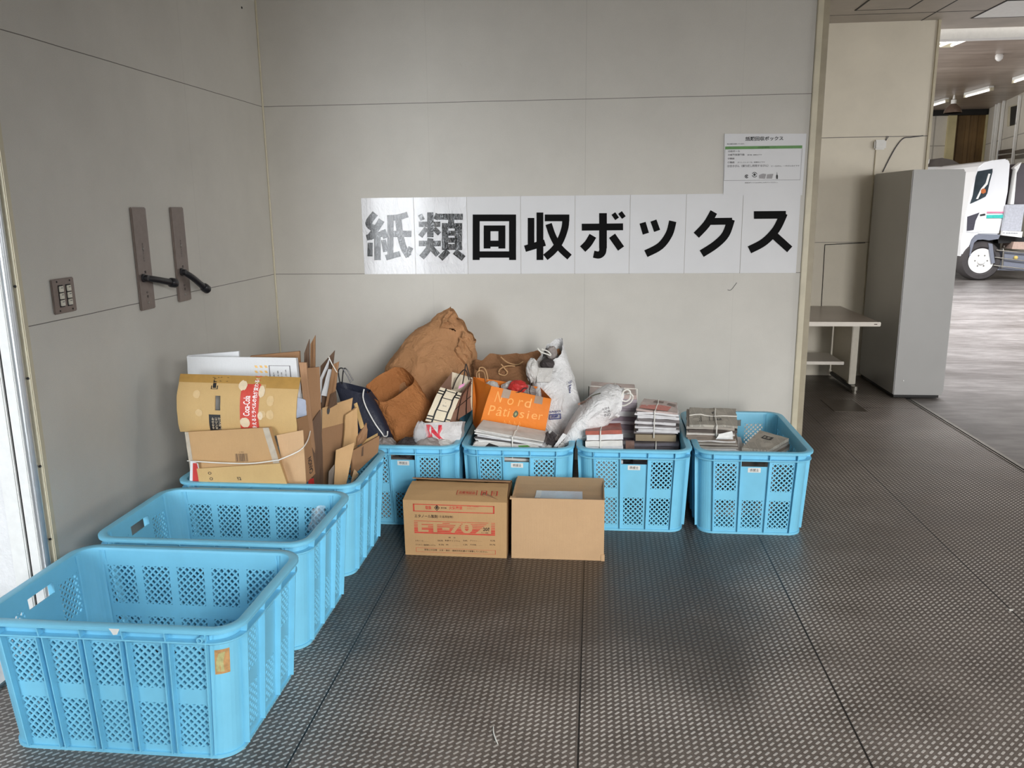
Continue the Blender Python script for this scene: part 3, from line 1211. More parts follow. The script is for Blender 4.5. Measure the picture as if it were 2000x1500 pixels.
for (cx, cy) in ((398, 380),):
    patch(bk, lambda a, b: FF(ex(398) + (a - b) * .027, ey(384, 398) + (a + b) * .055), -.5, -.5, .5, .5)
write(bk, '成　分', FF, ex(485), ey(632, 485), .024, .07, .01)
for yy, row in ((662, (('エタノール………', 212, .13), ('58.0%', 395, .055), ('乳酸ナトリウム', 455, .15), ('0.6%', 605, .04), ('グリシン………', 660, .12), ('0.2%', 825, .045))),
                (696, (('グリセリン脂肪酸エステル', 212, .20), ('0.3%', 405, .05), ('水　……', 460, .13), ('1.2%', 605, .04), ('その他………', 660, .12), ('39.7%', 818, .055)))):
    for body, xx, ww in row:
        write(bk, body, FF, ex(xx), ey(yy - 4, xx), .026, ww, .01)
write(bk, '取扱上の注意　火気・換気・直射日光を避けて保管してください。', FF, ex(285), ey(735, 285), .034, .62, .012)
bk.build('dark_print', M_brownink, t)
mb = MB()
patch(mb, lambda a, b: FF2(ex(398) + (a - b) * .018, ey(384, 398) + (a + b) * .037), -.5, -.5, .5, .5)
sym = mb.build('flame_sign_ground', M_card, t)
mb = MB()
poly2(mb, [(ex(392), ey(392, 398)), (ex(404), ey(392, 398)), (ex(407), ey(382, 398)), (ex(401), ey(370, 398)), (ex(398), ey(366, 398)), (ex(395), ey(374, 398)), (ex(389), ey(382, 398))], FF3)
mb.build('flame_sign', M_ink, sym)
FLP = quad_fn([(x0 - .002, y0, hz), (x1 + .004, y0 - .006, hz), (x1 - .004, -1.252, hz + .033), (x0 + .010, -1.252, hz + .036)], .008)
rd = MB()
for a, b, body in ((.505, .705, '品質保証品'), (.745, .800, '↑'), (.845, .905, '☂')):
    outline(rd, FLP, a, .26, b, .50, .006 if b - a > .1 else .009)
    write(rd, body, FLP, a + .02 if b - a > .1 else a + .014, .31, .14, (b - a) - (.04 if b - a > .1 else .028), .01)
rd.build('flap_print', M_red, t)

# right carton
t = thing('cardboard_carton', 'plain tan cardboard carton without print, its lid taped with white tape', 'carton', (1.70, -1.27, 0), 'cartons on the floor')
x0, x1, y0, y1 = 1.505, 1.893, -1.392, -1.125
hz = .268
bd = MB()
bd.slab([(x0, y0, 0), (x1, y0, 0), (x1, y0, hz), (x0 + .004, y0, hz)], .004, 8, 6, .004)
bd.prism([(x0, y1, 0), (x1, y1, 0), (x1, y1, hz), (x0, y1, hz)], (0, -.004, 0))
bd.prism([(x0, y0 + .002, 0), (x0, y1, 0), (x0, y1, hz), (x0 + .004, y0 + .002, hz)], (.004, 0, 0))
bd.prism([(x1, y0 + .002, 0), (x1, y1, 0), (x1, y1, hz), (x1, y0 + .002, hz)], (-.004, 0, 0))
bd.span((x0, y0, 0.0), (x1, y1, .004))
bd.build('carton_body', M_card2, t)
LQ = [(x0 + .004, y0, hz), (x1, y0, hz), (x1 - .004, -1.265, hz - .012), (x0 + .006, -1.265, hz - .012)]
MB().slab(LQ, .004, 6, 4, -.006, .001, 11).build('front_flap', M_card2, t)
MB().slab([LQ[3], LQ[2], (x1 - .002, y1, hz + .004), (x0 + .004, y1, hz + .006)], .004, 6, 4, -.004, .001, 13).build('rear_flap', M_card2, t)
M_tape = mat('white_packing_tape', (214, 212, 214), .22, 0, .05, 60, .15, 150)
FT = quad_fn(LQ, .0016)
mb = MB()
# tape lies over the sagging lid: follow its bow
for i in range(4):
    pass
tp = lambda s, v: FT(s, v) + V((0, 0, -.0055 * (1 - (2 * min(v, 1) - 1) ** 2)))
patch(mb, tp, .245, -.02, .765, 1.0, 4, 8)
mb.build('tape', M_tape, t)
mb = MB()
ft2 = lambda s, v: FT(s, v) + V((0, 0, .0006 - .0055 * (1 - (2 * v - 1) ** 2)))
patch(mb, ft2, .245, .10, .305, 1.0, 1, 6)
mb.build('folded_tape_end', M_sticker, t)
F2 = quad_fn([(x0, y0, 0), (x1, y0, 0), (x1, y0, hz), (x0 + .004, y0, hz)], .0058)
mb = MB()
mb.span((x0 - .004, y0 - .001, hz - .006), (x0 + .02, y0 + .02, hz + .001)).span((x1 - .012, y0 - .004, -.0), (x1 + .003, y0 + .006, .028))
mb.build('torn_corner', M_card2, t)

# ------------------------------------------------------------------ things in the crates: builders
MINUS = .0


def kraft(name, rgb, rough=.75, crease=.6, scale=14, fine=.2, stretch=(1, 1, 1)):
    """paper or thin card with crumple creases in the normal"""
    if name in MATS:
        return MATS[name]
    n = N(name)
    c = lin(rgb)
    f = n.noise(4, 4, .6)
    n.color(n.ramp(f, [(.3, tuple(x * .93 for x in c)), (.7, tuple(min(1, x * 1.05) for x in c))]))
    n.b.inputs['Roughness'].default_value = rough
    n.b.inputs['Specular IOR Level'].default_value = .3
    mp = n.node('ShaderNodeMapping')
    mp.inputs['Scale'].default_value = stretch
    n.link(n.co(), mp.inputs[0])
    h = n.noise(scale, 5, .6, vec=mp.outputs[0], dist=.5)
    h = n.math('ABSOLUTE', n.math('SUBTRACT', h, .5))
    h2 = n.noise(scale * 3.3, 3, .5, vec=mp.outputs[0])
    h2 = n.math('ABSOLUTE', n.math('SUBTRACT', h2, .5))
    n.bump(n.math('ADD', h, n.math('MULTIPLY', h2, fine)), crease, .06)
    MATS[name] = n.m
    return n.m


M_kraft = kraft('brown_sack_paper', (178, 132, 92))
M_kraft2 = kraft('orange_brown_bag_paper', (176, 116, 68))
M_kraft3 = kraft('dark_brown_bag_paper', (140, 100, 68))
M_wbag = kraft('white_bag_paper', (226, 226, 226), .5)
M_navy = kraft('navy_bag_paper', (42, 46, 62), .5, .15)
M_orange = kraft('orange_bag_paper', (226, 126, 38), .5, .08, 10)
M_canvas = kraft('cream_bag_paper', (218, 206, 182), .7, .15, 20)
M_pinkbrown = kraft('brown_bag_gusset', (150, 116, 98), .7, .15, 20)
M_plastic = kraft('white_bag_film', (206, 202, 200), .35, .4, 20)
M_twine = mat('white_twine', (226, 224, 216), .5, 0, .05)
M_kcord = mat('kraft_cord', (190, 150, 106), .7)
M_dcord = mat('dark_cord', (48, 38, 34), .7)
M_wcard = cardboard('white_cardboard', (218, 220, 222), .03)
M_bluewhite = mat('pale_blue_film', (186, 196, 216), .3, 0, .06)
M_redpaper = mat('red_paper', (190, 48, 44), .55, 0, .1)
M_navyprint = mat('navy_print', (52, 62, 130), .5)
M_ltorange = mat('light_orange_print', (243, 168, 84), .5, 0, .03)
M_greytape = mat('grey_tape', (162, 140, 122), .4)


def ring_pts(c, W, D, ex, n):
    out = []
    for k in range(n):
        th = 2 * math.pi * k / n
        a, b = math.cos(th), math.sin(th)
        p = 2 / ex
        out.append(c + W * math.copysign(abs(a) ** p, a) + D * math.copysign(abs(b) ** p, b))
    return out


def fold(p, f, seed):
    """ridged noise: sharp creases between flat facets"""
    q = p * f + V((seed * 3.1, seed * 1.7, seed * .9))
    return (1 - 2.2 * abs(noise.noise(q))) * .65 + (1 - 2.2 * abs(noise.noise(q * 2.3 + V((4, 2, 8))))) * .35


def bag_mesh(rings, amp=.006, freq=9, seed=1, n=72, sub=7, top_open=True, hole=None, thick=.0012, rim_amp=1.0, m=None):
    """rings: (centre, half-width vector, half-depth vector, exponent) bottom to top"""
    K = []
    R = [(V(c), V(w_), V(d), e) for c, w_, d, e in rings]
    cs = spline([r[0] for r in R], sub)
    ws = spline([r[1] for r in R], sub)
    ds = spline([r[2] for r in R], sub)
    es = spline([V((r[3], 0, 0)) for r in R], sub)
    for k in range(len(cs)):
        pts = ring_pts(cs[k], ws[k], ds[k], max(2, es[k].x), n)
        t = k / (len(cs) - 1)
        ax_ = (cs[-1] - cs[-2]).normalized()
        out = []
        for p in pts:
            dirn = (p - cs[k])
            if dirn.length > 1e-5:
                dirn.normalize()
            a = amp * (.5 + .5 * min(1, t * 3)) * (1 + (rim_amp - 1) * max(0, (t - .8) / .2))
            q = p + dirn * a * (fold(p, freq, seed) + .35 * fold(p, freq * 3.5, seed + 9))
            if t > .75:
                q += ax_ * rim_amp * amp * 1.6 * (t - .75) / .25 * noise.noise(V((math.cos(2 * math.pi * out.__len__() / n) * 2.2, math.sin(2 * math.pi * out.__len__() / n) * 2.2, seed)))
            out.append(q)
        K.append(out)
    fs = []
    vs = [p for r in K for p in r]
    for k in range(len(K) - 1):
        for i in range(n):
            j = (i + 1) % n
            q = (k * n + i, k * n + j, (k + 1) * n + j, (k + 1) * n + i)
            if hole and hole(sum((vs[x] for x in q), V((0, 0, 0))) / 4):
                continue
            fs.append(q)
    fs.append(list(range(n))[::-1])
    if not top_open:
        fs.append([(len(K) - 1) * n + i for i in range(n)])
    return vs, fs


def bag_obj(name, m, rings, parent=None, smooth=True, thick=.0012, **kw):
    props = {k: kw.pop(k) for k in ('label', 'category', 'group') if k in kw}
    vs, fs = bag_mesh(rings, **kw)
    mb = MB()
    mb.add(vs, fs)
    o = mb.build(name, m, parent, **props)
    if kw.get('top_open', True):
        bm = bmesh.new()
        bm.from_mesh(o.data)
        bmesh.ops.solidify(bm, geom=bm.faces[:], thickness=thick)
        bm.to_mesh(o.data)
        bm.free()
    o.data.shade_smooth()
    o.data.set_sharp_from_angle(angle=.9)
    return o


def pxr(c, hw, Y, D, ex=3.2):
    """ring from photo measures: centre pixel, half-width in pixels, distance plane, half-depth vector"""
    a = at(c[0], c[1], Y)
    b = at(c[0] + hw[0], c[1] + hw[1], Y)
    return (a, b - a, V(D), ex)


def sheet(name, label, cat, quad, ys, m, th=.007, bow=0, wav=.002, seed=0, group=None, nu=8, nv=8, hole=None, parent=None):
    """standing sheet. quad = photo corners bottom-left, bottom-right, top-right, top-left"""
    if isinstance(ys, (int, float)):
        ys = [ys] * 4
    P = [at(*p, y) for p, y in zip(quad, ys)]
    mb = MB().slab(P, th, nu, nv, bow, wav, seed, hole)
    o = mb.build(name, m, parent)
    if label and parent is None:
        o['label'], o['category'] = label, cat
        if group:
            o['group'] = group
    return o, P


def sheet_fn(P, bow=0, wav=0, seed=0, lift=.0012):
    a, b, c, d = [V(p) for p in P]
    nrm = (b - a).cross(d - a).normalized()
    u = (b - a).normalized()

    def f(s, t):
        p = (a * (1 - s) + b * s) * (1 - t) + (d * (1 - s) + c * s) * t
        o = bow * (1 - (2 * t - 1) ** 2)
        if wav:
            o += wav * noise.noise(V((s * 3 + seed * 7.3, t * 3, seed)))
            p = p + u * wav * .8 * noise.noise(V((t * 5 + seed * 3.1, s * 2, 9.2)))
        return p + nrm * (o + lift)
    return f


def inv_quad(quad):
    """photo pixel -> (s, t) on a sheet quad, in picture proportions"""
    a, b, c, d = [V((p[0], p[1])) for p in quad]

    def f(x, y):
        s, t = .5, .5
        for _ in range(25):
            p = (a * (1 - s) + b * s) * (1 - t) + (d * (1 - s) + c * s) * t
            ds = (b - a) * (1 - t) + (c - d) * t
            dt = (d - a) * (1 - s) + (c - b) * s
            e = V((x, y)) - p
            det = ds.x * dt.y - ds.y * dt.x
            s += (e.x * dt.y - e.y * dt.x) / det
            t += (ds.x * e.y - ds.y * e.x) / det
        return s, t
    return f


def fill_st(mb, body, f, s0, t0, ws, ht, bold=0.0, rot90=False):
    """writing on (s,t): rot90 -> runs upwards"""
    vs, fs, W, Hh = glyphs(body, bold)
    if rot90:
        mb.add([f(s0 - b / Hh * ws, t0 + a / W * ht) for a, b in vs], fs)
    else:
        mb.add([f(s0 + a / W * ws, t0 + b / Hh * ht) for a, b in vs], fs)


# ------------------------------------------------------------------ crate A: flattened cartons
GA = 'flattened cartons in the crate by the left wall'
# white carton at the back
Q = [(372, 800), (588, 800), (578, 699), (364.5, 696)]
o, P = sheet('flattened_carton', 'flattened white carton with orange dots, behind the tan one with the red label', 'cardboard', Q, [-1.40, -1.40, -1.37, -1.37], M_wcard, .022, 0, .002, 1, GA)
f, iq = sheet_fn(P, 0, .002, 1), inv_quad(Q)
mb = MB()
for i in range(3):
    for j in range(3):
        s, t = iq(501 + i * 9.6 + j * .8, 716 + j * 10)
        patch(mb, lambda a, b, s=s, t=t: f(s + a * .011 - b * .006, t + b * .022), -1, -1, 1, 1)
mb.build('orange_dots', mat('orange_print', (226, 180, 96), .5), o)
mb = MB()
a, b = iq(530, 765), iq(567, 714)
outline(mb, f, a[0], a[1], b[0], b[1], .008)
for k, (xx, h0, body) in enumerate(((537, 756, '内容物のご案内'), (545, 752, '取扱注意'), (552, 755, '保管方法'), (560, 750, '廃棄方法'))):
    s, t = iq(xx, h0)
    fill_st(mb, body, f, s + .012, t, .013, .28, .01, True)
mb.build('printed_table', M_greyp, o)
sheet('flattened_carton', 'thin white carton edge peeping out behind the white carton with orange dots', 'cardboard', [(368, 760), (470, 760), (466, 686), (366, 694)], -1.33, M_wcard, .012, 0, .001, 2, GA)
sheet('flattened_carton', 'brown carton edge just above the white carton with orange dots', 'cardboard', [(490, 770), (588, 770), (585, 686), (489, 695)], [-1.31, -1.31, -1.29, -1.31], M_card4, .012, 0, .002, 3, GA)
# bent tan carton with the red label
Q = [(352, 843), (581, 853), (587, 737), (353, 730)]
iq = inv_quad(Q)
hs, ht = iq(430.5, 788)
NU, NV = 44, 28


def handle_hole(i, j):
    s, t = (i + .5) / NU, (j + .5) / NV
    return ((s - hs) / .030) ** 2 + ((t - ht) / .135) ** 2 < 1 or (abs(s - hs) < .028 and abs(t - ht) < .10)


o, P = sheet('flattened_carton', 'bent tan carton with a red drink label and a handle slot, topmost in front', 'cardboard', Q, [-1.555, -1.545, -1.50, -1.50], M_card3, .006, .032, .004, 4, GA, NU, NV, handle_hole)
f = sheet_fn(P, .032, .004, 4)
f2 = sheet_fn(P, .032, .004, 4, .002)
f3 = sheet_fn(P, .032, .004, 4, .0027)
# folded lip along the upper edge and side tape
mb = MB()
patch(mb, f, .0, .86, 1.0, 1.0, 16, 4)
patch(mb, f, .73, .80, 1.0, .86, 6, 2)
mb.build('parcel_tape', mat('brown_parcel_tape', (170, 132, 70), .35, 0, .08), o, smooth=True)
mb = MB()
s0, t0 = iq(474, 836)
s1, t1 = iq(514, 741)
patch(mb, f, s0, t0 - .03, s1, t1 + .05, 8, 14)
lab = mb.build('red_label', M_red, o, smooth=True)
lab['label'] = 'red drink label with white lettering'
mb = MB()
fill_st(mb, 'Coca-Cola', f2, iq(489, 0 + 790)[0] + .026, iq(485, 812)[1], .056, .34, .012, True)
mb.build('white_script', M_white, lab, smooth=True)
mb = MB()
fill_st(mb, '冷えるとラベルの色が変わる!', f2, s1 - .018, t0 - .01, .040, t1 - t0 + .02, .02, True)
mb.build('white_lettering', M_white, lab, smooth=True)
mb = MB()


def blob(mb, fn, cs, ct, rs, rt, seed, n=18, fj=None):
    mb.add([fn(cs + rs * math.cos(2 * math.pi * k / n) * (1 + .22 * noise.noise(V((k * .9, seed, 0)))), ct + rt * math.sin(2 * math.pi * k / n) * (1 + .22 * noise.noise(V((k * .9, seed, 3))))) for k in range(n)], [list(range(n))])


M_torn = mat('torn_paper_print', (214, 196, 166), .6, 0, .08, 60)
for cx, cy, rs, rt, sd in ((479, 753, .036, .085, 1), (484, 825, .042, .085, 2), (516, 765, .026, .10, 4), (515, 812, .022, .07, 5)):
    s, t = iq(cx, cy)
    mb = MB()
    blob(mb, f3, s, t, rs, rt, sd)
    mb.build('pale_disc', M_torn, lab)
M_tp = mat('torn_cardboard', (202, 173, 126), .7, 0, .06, 60)
for cx, cy, rs, rt, sd in ((534, 783, .03, .09, 7), (534, 810, .032, .08, 8), (519, 809, .03, .06, 9), (391, 770, .03, .07, 10), (395, 806, .03, .06, 11)):
    s, t = iq(cx, cy)
    mb = MB()
    blob(mb, f2, s, t, rs, rt, sd)
    mb.build('torn_patch', M_tp, o)
mb = MB()
a, b = iq(413, 840), iq(436, 810)
patch(mb, f, a[0], a[1], b[0], b[1], 4, 6)
pr = mb.build('black_print', M_ink, o, smooth=True)
mb = MB()
a, b = iq(417, 760), iq(431, 737)
outline(mb, f, a[0], a[1], b[0], b[1], .008)
patch(mb, f, a[0] + .015, a[1] + .02, b[0] - .015, b[1] - .02, 2, 3)
mb.build('black_print', M_ink, o, smooth=True)
mb = MB()
a, b = iq(433, 745), iq(449, 737)
outline(mb, f, a[0], a[1], b[0], b[1], .005)
mb.build('black_print', M_ink, o, smooth=True)
mb = MB()
for k, body in enumerate(('やわらか', 'だいじに', 'しないで')):
    s, t = iq(420 + k * 6.5, 838)
    fill_st(mb, body, f2, s + .012, t, .020, .20, .015, True)
mb.build('lettering', M_torn, pr)
# white lid of something seen through the handle slot
mb = MB()
pp = at(431, 800, -1.43)
mb.lathe(pp + V((0, .02, -.02)), (0, -1, .2), [(.0, .02), (.009, .016), (.014, .004), (.015, -.02)], 16)
mb.build('white_lid', M_white, None, smooth=True, label='round white lid seen through the handle slot of the bent tan carton', category='lid')
sheet('film_wrapped_board', 'pale blue board inside the open right end of the bent carton', 'board', [(570, 818), (599, 812), (597, 781), (572, 774)], [-1.46, -1.42, -1.42, -1.46], M_bluewhite, .01, 0, .002, 6)
# lower flat box in front
Q = [(375, 946), (560, 949), (525, 835), (361, 844)]
o, P = sheet('flattened_carton', 'flat tan box with a barcode and grey tape edges, in front below the red label', 'cardboard', Q, [-1.625, -1.625, -1.59, -1.59], M_card, .028, 0, .002, 7, GA)
f, iq = sheet_fn(P, 0, .002, 7), inv_quad(Q)
mb = MB()
mb2 = MB()
patch(mb2, f, .93, .0, 1.0, 1.0, 2, 10)
patch(mb2, f, .0, .0, .045, 1.0, 2, 10)
mb2.build('grey_edge_tape', mat('grey_paper_tape', (172, 160, 142), .5), o, smooth=True)
random.seed(3)
s0, t0 = iq(460, 886)
s1, t1 = iq(487, 901)
x = 0
while x < 1:
    wd = random.choice((.012, .02, .035, .05))
    patch(mb, lambda a, b: f(s0 + (s1 - s0) * a - b * .012, t0 + (t1 - t0) * b), x, 0, min(1, x + wd), 1)
    x += wd + random.choice((.02, .03, .045))
s, t = iq(468, 884)
fill_st(mb, '4 901', f, s, t, .05, .018)
mb.build('barcode', M_brownink, o)
# lowest sheet
Q = [(390, 950), (563, 952), (546.5, 905), (384, 915.5)]
o, P = sheet('flattened_carton', 'lowest tan sheet at the front rim, with two small stamped marks', 'cardboard', Q, [-1.640, -1.640, -1.632, -1.632], M_card3, .005, 0, .001, 8, GA)
f, iq = sheet_fn(P, 0, .001, 8), inv_quad(Q)
mb = MB()
s, t = iq(465, 938)
fill_st(mb, 'ﾘ2', f, s, t, .045, .17, .02)
for cx, cy in ((410, 924), (413, 935)):
    s, t = iq(cx, cy)
    for k in range(12):
        th, th2 = 2 * math.pi * k / 12, 2 * math.pi * (k + .8) / 12
        mb.add([f(s + r * math.cos(q) * .7, t + r * math.sin(q) * 2.6) for r, q in ((.030, th), (.030, th2), (.018, th2), (.018, th))], [(0, 1, 2, 3)])
mb.build('stamps', M_ink, o)
o, P = sheet('folded_carton', 'red and white carton edge at the left, behind the lowest tan sheet', 'cardboard', [(370, 950), (396, 950), (386, 905), (372, 900)], -1.628, M_wcard, .004, 0, .001, 9, GA)
f = sheet_fn(P, 0, .001, 9)
mb = MB()
poly2(mb, [(.25, 0), (1, 0), (.9, 1), (.35, .95)], f)
mb.build('red_print', M_redpaper, o)
# brown box panels to the right
Q = [(560, 950), (598, 949), (592, 840), (540, 850)]
sheet('flattened_carton', 'brown carton panel right of the barcode box, behind its taped edge', 'cardboard', Q, [-1.60, -1.59, -1.56, -1.57], M_card2, .006, 0, .002, 10, GA)
Q = [(597, 945), (616, 925), (601, 811), (580, 818)]
o, P = sheet('flattened_carton', 'narrow brown carton side with dark letters running down it', 'cardboard', Q, [-1.56, -1.50, -1.46, -1.53], M_card4, .006, 0, .001, 11, GA)
f = sheet_fn(P, 0, .001, 11)
mb = MB()
fill_st(mb, 'CANON', f, .82, .07, .36, .26, .02, True)
mb.build('lettering', M_ink, o)
sheet('red_leaflet', 'red and dark blue leaflet low at the crate rim, right of the lettered brown carton', 'leaflet', [(601, 952), (614, 948), (612, 934), (603, 936)], -1.52, M_redpaper, .003, 0, .001, 12)
# brown boards standing up at the back right
sheet('cardboard_sheet', 'tall light brown board edge beside the white carton', 'cardboard', [(606, 900), (616, 896), (598, 708), (584, 708)], [-1.40, -1.40, -1.38, -1.38], cardboard('light_brown_cardboard', (170, 132, 100)), .010, 0, .001, 13, GA)
sheet('cardboard_sheet', 'large dark brown panel standing at the back, left of the fanned sheets', 'cardboard', [(606, 880), (630, 870), (624, 717), (598, 719)], [-1.34, -1.32, -1.31, -1.34], M_card4, .008, 0, .002, 14, GA)
M_darkcard = cardboard('dark_brown_cardboard', (98, 76, 60))
sheet('cardboard_sheet', 'dark board sticking up highest against the wall, left of the pair', 'cardboard', [(592, 890), (606, 890), (604, 662), (594, 690)], [-1.30, -1.30, -1.28, -1.28], M_darkcard, .006, 0, .002, 15, GA)
sheet('cardboard_sheet', 'dark board sticking up highest against the wall, right of the pair', 'cardboard', [(604, 890), (614, 890), (615.5, 655), (606, 672)], [-1.27, -1.27, -1.25, -1.25], M_card4, .006, 0, .003, 16, GA)
FAN = [([(622, 800), (642, 790), (654, 684), (626, 715)], M_darkcard, 'fanned dark brown sheet reaching up to the wall'),
       ([(624, 790), (632, 780), (644, 697), (624, 740)], M_wcard, 'fanned sheet showing a white band behind the white twine'),
       ([(628, 800), (644, 795), (648, 704), (630, 742)], M_darkcard, 'fanned dark brown sheet between two white ones'),
       ([(627, 772), (638, 774), (653, 722), (641, 721)], M_wcard, 'fanned stiff white strip tilted to the right'),
       ([(634, 800), (652, 790), (662, 706), (650, 712)], M_card4, 'rightmost fanned brown sheet below the twine end'),
       ([(640, 800), (658, 790), (656, 764), (646, 770)], M_darkcard, 'short dark fanned sheet low behind the tan folded carton')]
for k, (q, m, lb) in enumerate(FAN):
    sheet('cardboard_sheet', lb, 'cardboard', q, -1.25 + .012 * (len(FAN) - k) - .012 * k * .5, m, .004, 0, .002, 20 + k, GA, 4, 6)
# folded tan cartons at the front right
Q = [(628, 950), (668, 950), (689, 777), (629, 797)]
hq = inv_quad(Q)
sh_, th_ = hq(641, 802)
o, P = sheet('flattened_carton', 'folded tan carton with a dark handle slit, tallest of those at the right', 'cardboard', Q, [-1.30, -1.27, -1.22, -1.26], M_card, .010, .004, .003, 30, GA)
f = sheet_fn(P, .004, .003, 30)
mb = MB()
s, t = hq(641, 802)
blob(mb, f, s, t, .05, .045, 3)
mb.build('handle_slit', M_ink, o)
mb = MB()
mb.slab([f(.0, .02), f(.93, .02), f(.94, .74), f(.0, .74)], .004, 6, 6, .004, .002, 31)
mb.build('folded_flap', M_card4, o)
sheet('flattened_carton', 'tan carton with a folded top, between the slit carton and the front one', 'cardboard', [(668, 895), (698, 880), (697, 796), (675, 811)], [-1.29, -1.24, -1.24, -1.27], M_card, .012, .004, .003, 32, GA)
sheet('cardboard_strip', 'thin tan strip leaning across in front of the navy bag', 'cardboard', [(704, 838), (712, 836), (697, 786), (691, 789)], [-1.22, -1.22, -1.20, -1.20], M_card3, .004, 0, .001, 33, GA, 3, 6)
sheet('flattened_carton', 'pale front carton pressed against the rim at the right', 'cardboard', [(652, 950), (676, 947), (693, 864), (656, 879)], [-1.43, -1.42, -1.38, -1.40], M_card, .010, .003, .002, 34, GA)
o, P = sheet('flattened_carton', 'tan carton lying over the right rim beside the next crate', 'cardboard', [(688, 930), (738, 884), (741, 851), (686, 882)], [-1.36, -1.24, -1.22, -1.34], M_card4, .012, .003, .002, 35, GA)
mb = MB()
f = sheet_fn(P, .003, .002, 35)
poly2(mb, [(.32, .55), (.36, .9), (.42, .95), (.40, .5)], f)
mb.build('torn_slit', M_darkcard, o)
sheet('cardboard_scrap', 'folded cardboard scrap between the two front cartons at the right', 'cardboard', [(696, 872), (716, 862), (716, 826), (699, 852)], [-1.27, -1.22, -1.21, -1.25], M_card4, .008, .006, .004, 36, GA)
sheet('cardboard_scrap', 'curled cardboard scrap above the carton on the right rim', 'cardboard', [(704, 880), (738, 858), (737, 846), (708, 862)], [-1.25, -1.20, -1.19, -1.23], M_card3, .006, .008, .004, 37, GA)
sheet('cardboard_scrap', 'grey cardboard scrap low at the rim, left of the pale front carton', 'cardboard', [(641, 950), (654, 949), (653, 907), (642, 921)], -1.40, mat('grey_board', (140, 128, 116), .7), .005, 0, .001, 38, GA, 3, 4)
sheet('cardboard_scrap', 'small pinkish triangle of cardboard at the right rim corner', 'cardboard', [(686, 944), (699, 930), (701, 926), (693, 917)], [-1.40, -1.38, -1.38, -1.40], M_card2, .005, 0, .001, 39, GA, 3, 4)
sheet('flattened_carton', 'dark carton side standing between the lettered carton and the slit carton', 'cardboard', [(612, 948), (632, 946), (626, 800), (606, 830)], [-1.46, -1.40, -1.32, -1.36], M_darkcard, .006, .002, .003, 40, GA)
# string round the bundle
pts = [at(x, y, yy) for x, y, yy in ((366, 900, -1.60), (380, 901, -1.626), (430, 904, -1.632), (490, 905, -1.632), (540, 899, -1.630), (548, 897, -1.628), (585, 880, -1.60), (600, 862, -1.54), (606, 842, -1.48))]
MB().tube(spline(pts, 6), .0024, 6).build('twine', M_twine, None, smooth=True, label='white twine stretched round the flattened cartons in front', category='twine')
MB().tube([at(642, 697, -1.275), at(649, 712, -1.27), at(658, 727, -1.25)], .0022, 6).build('twine', M_twine, None, label='short taut white twine over the fanned sheets', category='twine')

# ------------------------------------------------------------------ crate B
GB = 'paper bags in the crates'


def proj(p):
    d = p - CAM
    return 1000 + FPX * d.dot(RT) / d.dot(_fwd), 750 - FPX * d.dot(UP) / d.dot(_fwd)


def sack_hole(p):
    if p.y > -.37:
        return False
    x, y = proj(p)
    return (866 < x < 892 and abs(y - (637 + (x - 878) * .75)) < 5.5 * max(0, 1 - abs(x - 879) / 13))


bag_obj('paper_sack', M_kraft, [
    pxr((818, 890), (60, 0), -.52, (0, .13, 0)), pxr((820, 815), (74, 6), -.47, (0, .15, 0)), pxr((836, 745), (80, 20), -.41, (0, .15, 0), 2.8),
    pxr((860, 700), (66, 32), -.37, (0, .12, 0), 2.6), pxr((882, 664), (46, 33), -.34, (0, .08, .01), 2.4), pxr((896, 645), (30, 32), -.34, (0, .045, .01), 2.2), pxr((905, 634), (23, 29), -.34, (0, .03, 0), 2.1)],
    label='big brown paper sack leaning against the back wall', category='paper sack', amp=.013, freq=8, seed=4, hole=sack_hole, rim_amp=1.3, n=140, sub=12)
sack_ = bpy.data.objects['paper_sack']
for q, yy, bw, sd in (([(858, 640), (893, 642), (893, 611), (876, 607)], -.415, .012, 3), ([(896, 672), (922, 700), (927, 668), (905, 646)], -.42, .018, 5), ([(888, 690), (908, 712), (921, 690), (900, 660)], -.435, .014, 8)):
    P = [at(*p, yy) for p in q]
    MB().slab(P, .002, 10, 10, bw, .022, sd).build('crumpled_lip', M_kraft, sack_, smooth=True)
t = thing('paper_bag', 'open orange-brown paper bag gaping towards the camera, in front of the big sack', 'paper bag', at(790, 880, -.75), GB)
bag_obj('bag_body', M_kraft2, [
    (at(800, 905, -.72), V((.075, -.065, 0)), V((.075, .065, 0)), 6), (at(793, 850, -.72), V((.080, -.072, 0)), V((.080, .072, .0)), 5.5), (at(786, 806, -.71), V((.085, -.078, -.005)), V((.085, .078, .015)), 4.5),
    (at(774, 776, -.70), V((.078, -.074, -.02)), V((.082, .078, .03)), 4), (at(762, 750, -.69), V((.068, -.068, -.03)), V((.076, .074, .045)), 3.6)],
    parent=t, amp=.010, freq=8, seed=11, rim_amp=.35, n=120, sub=10)
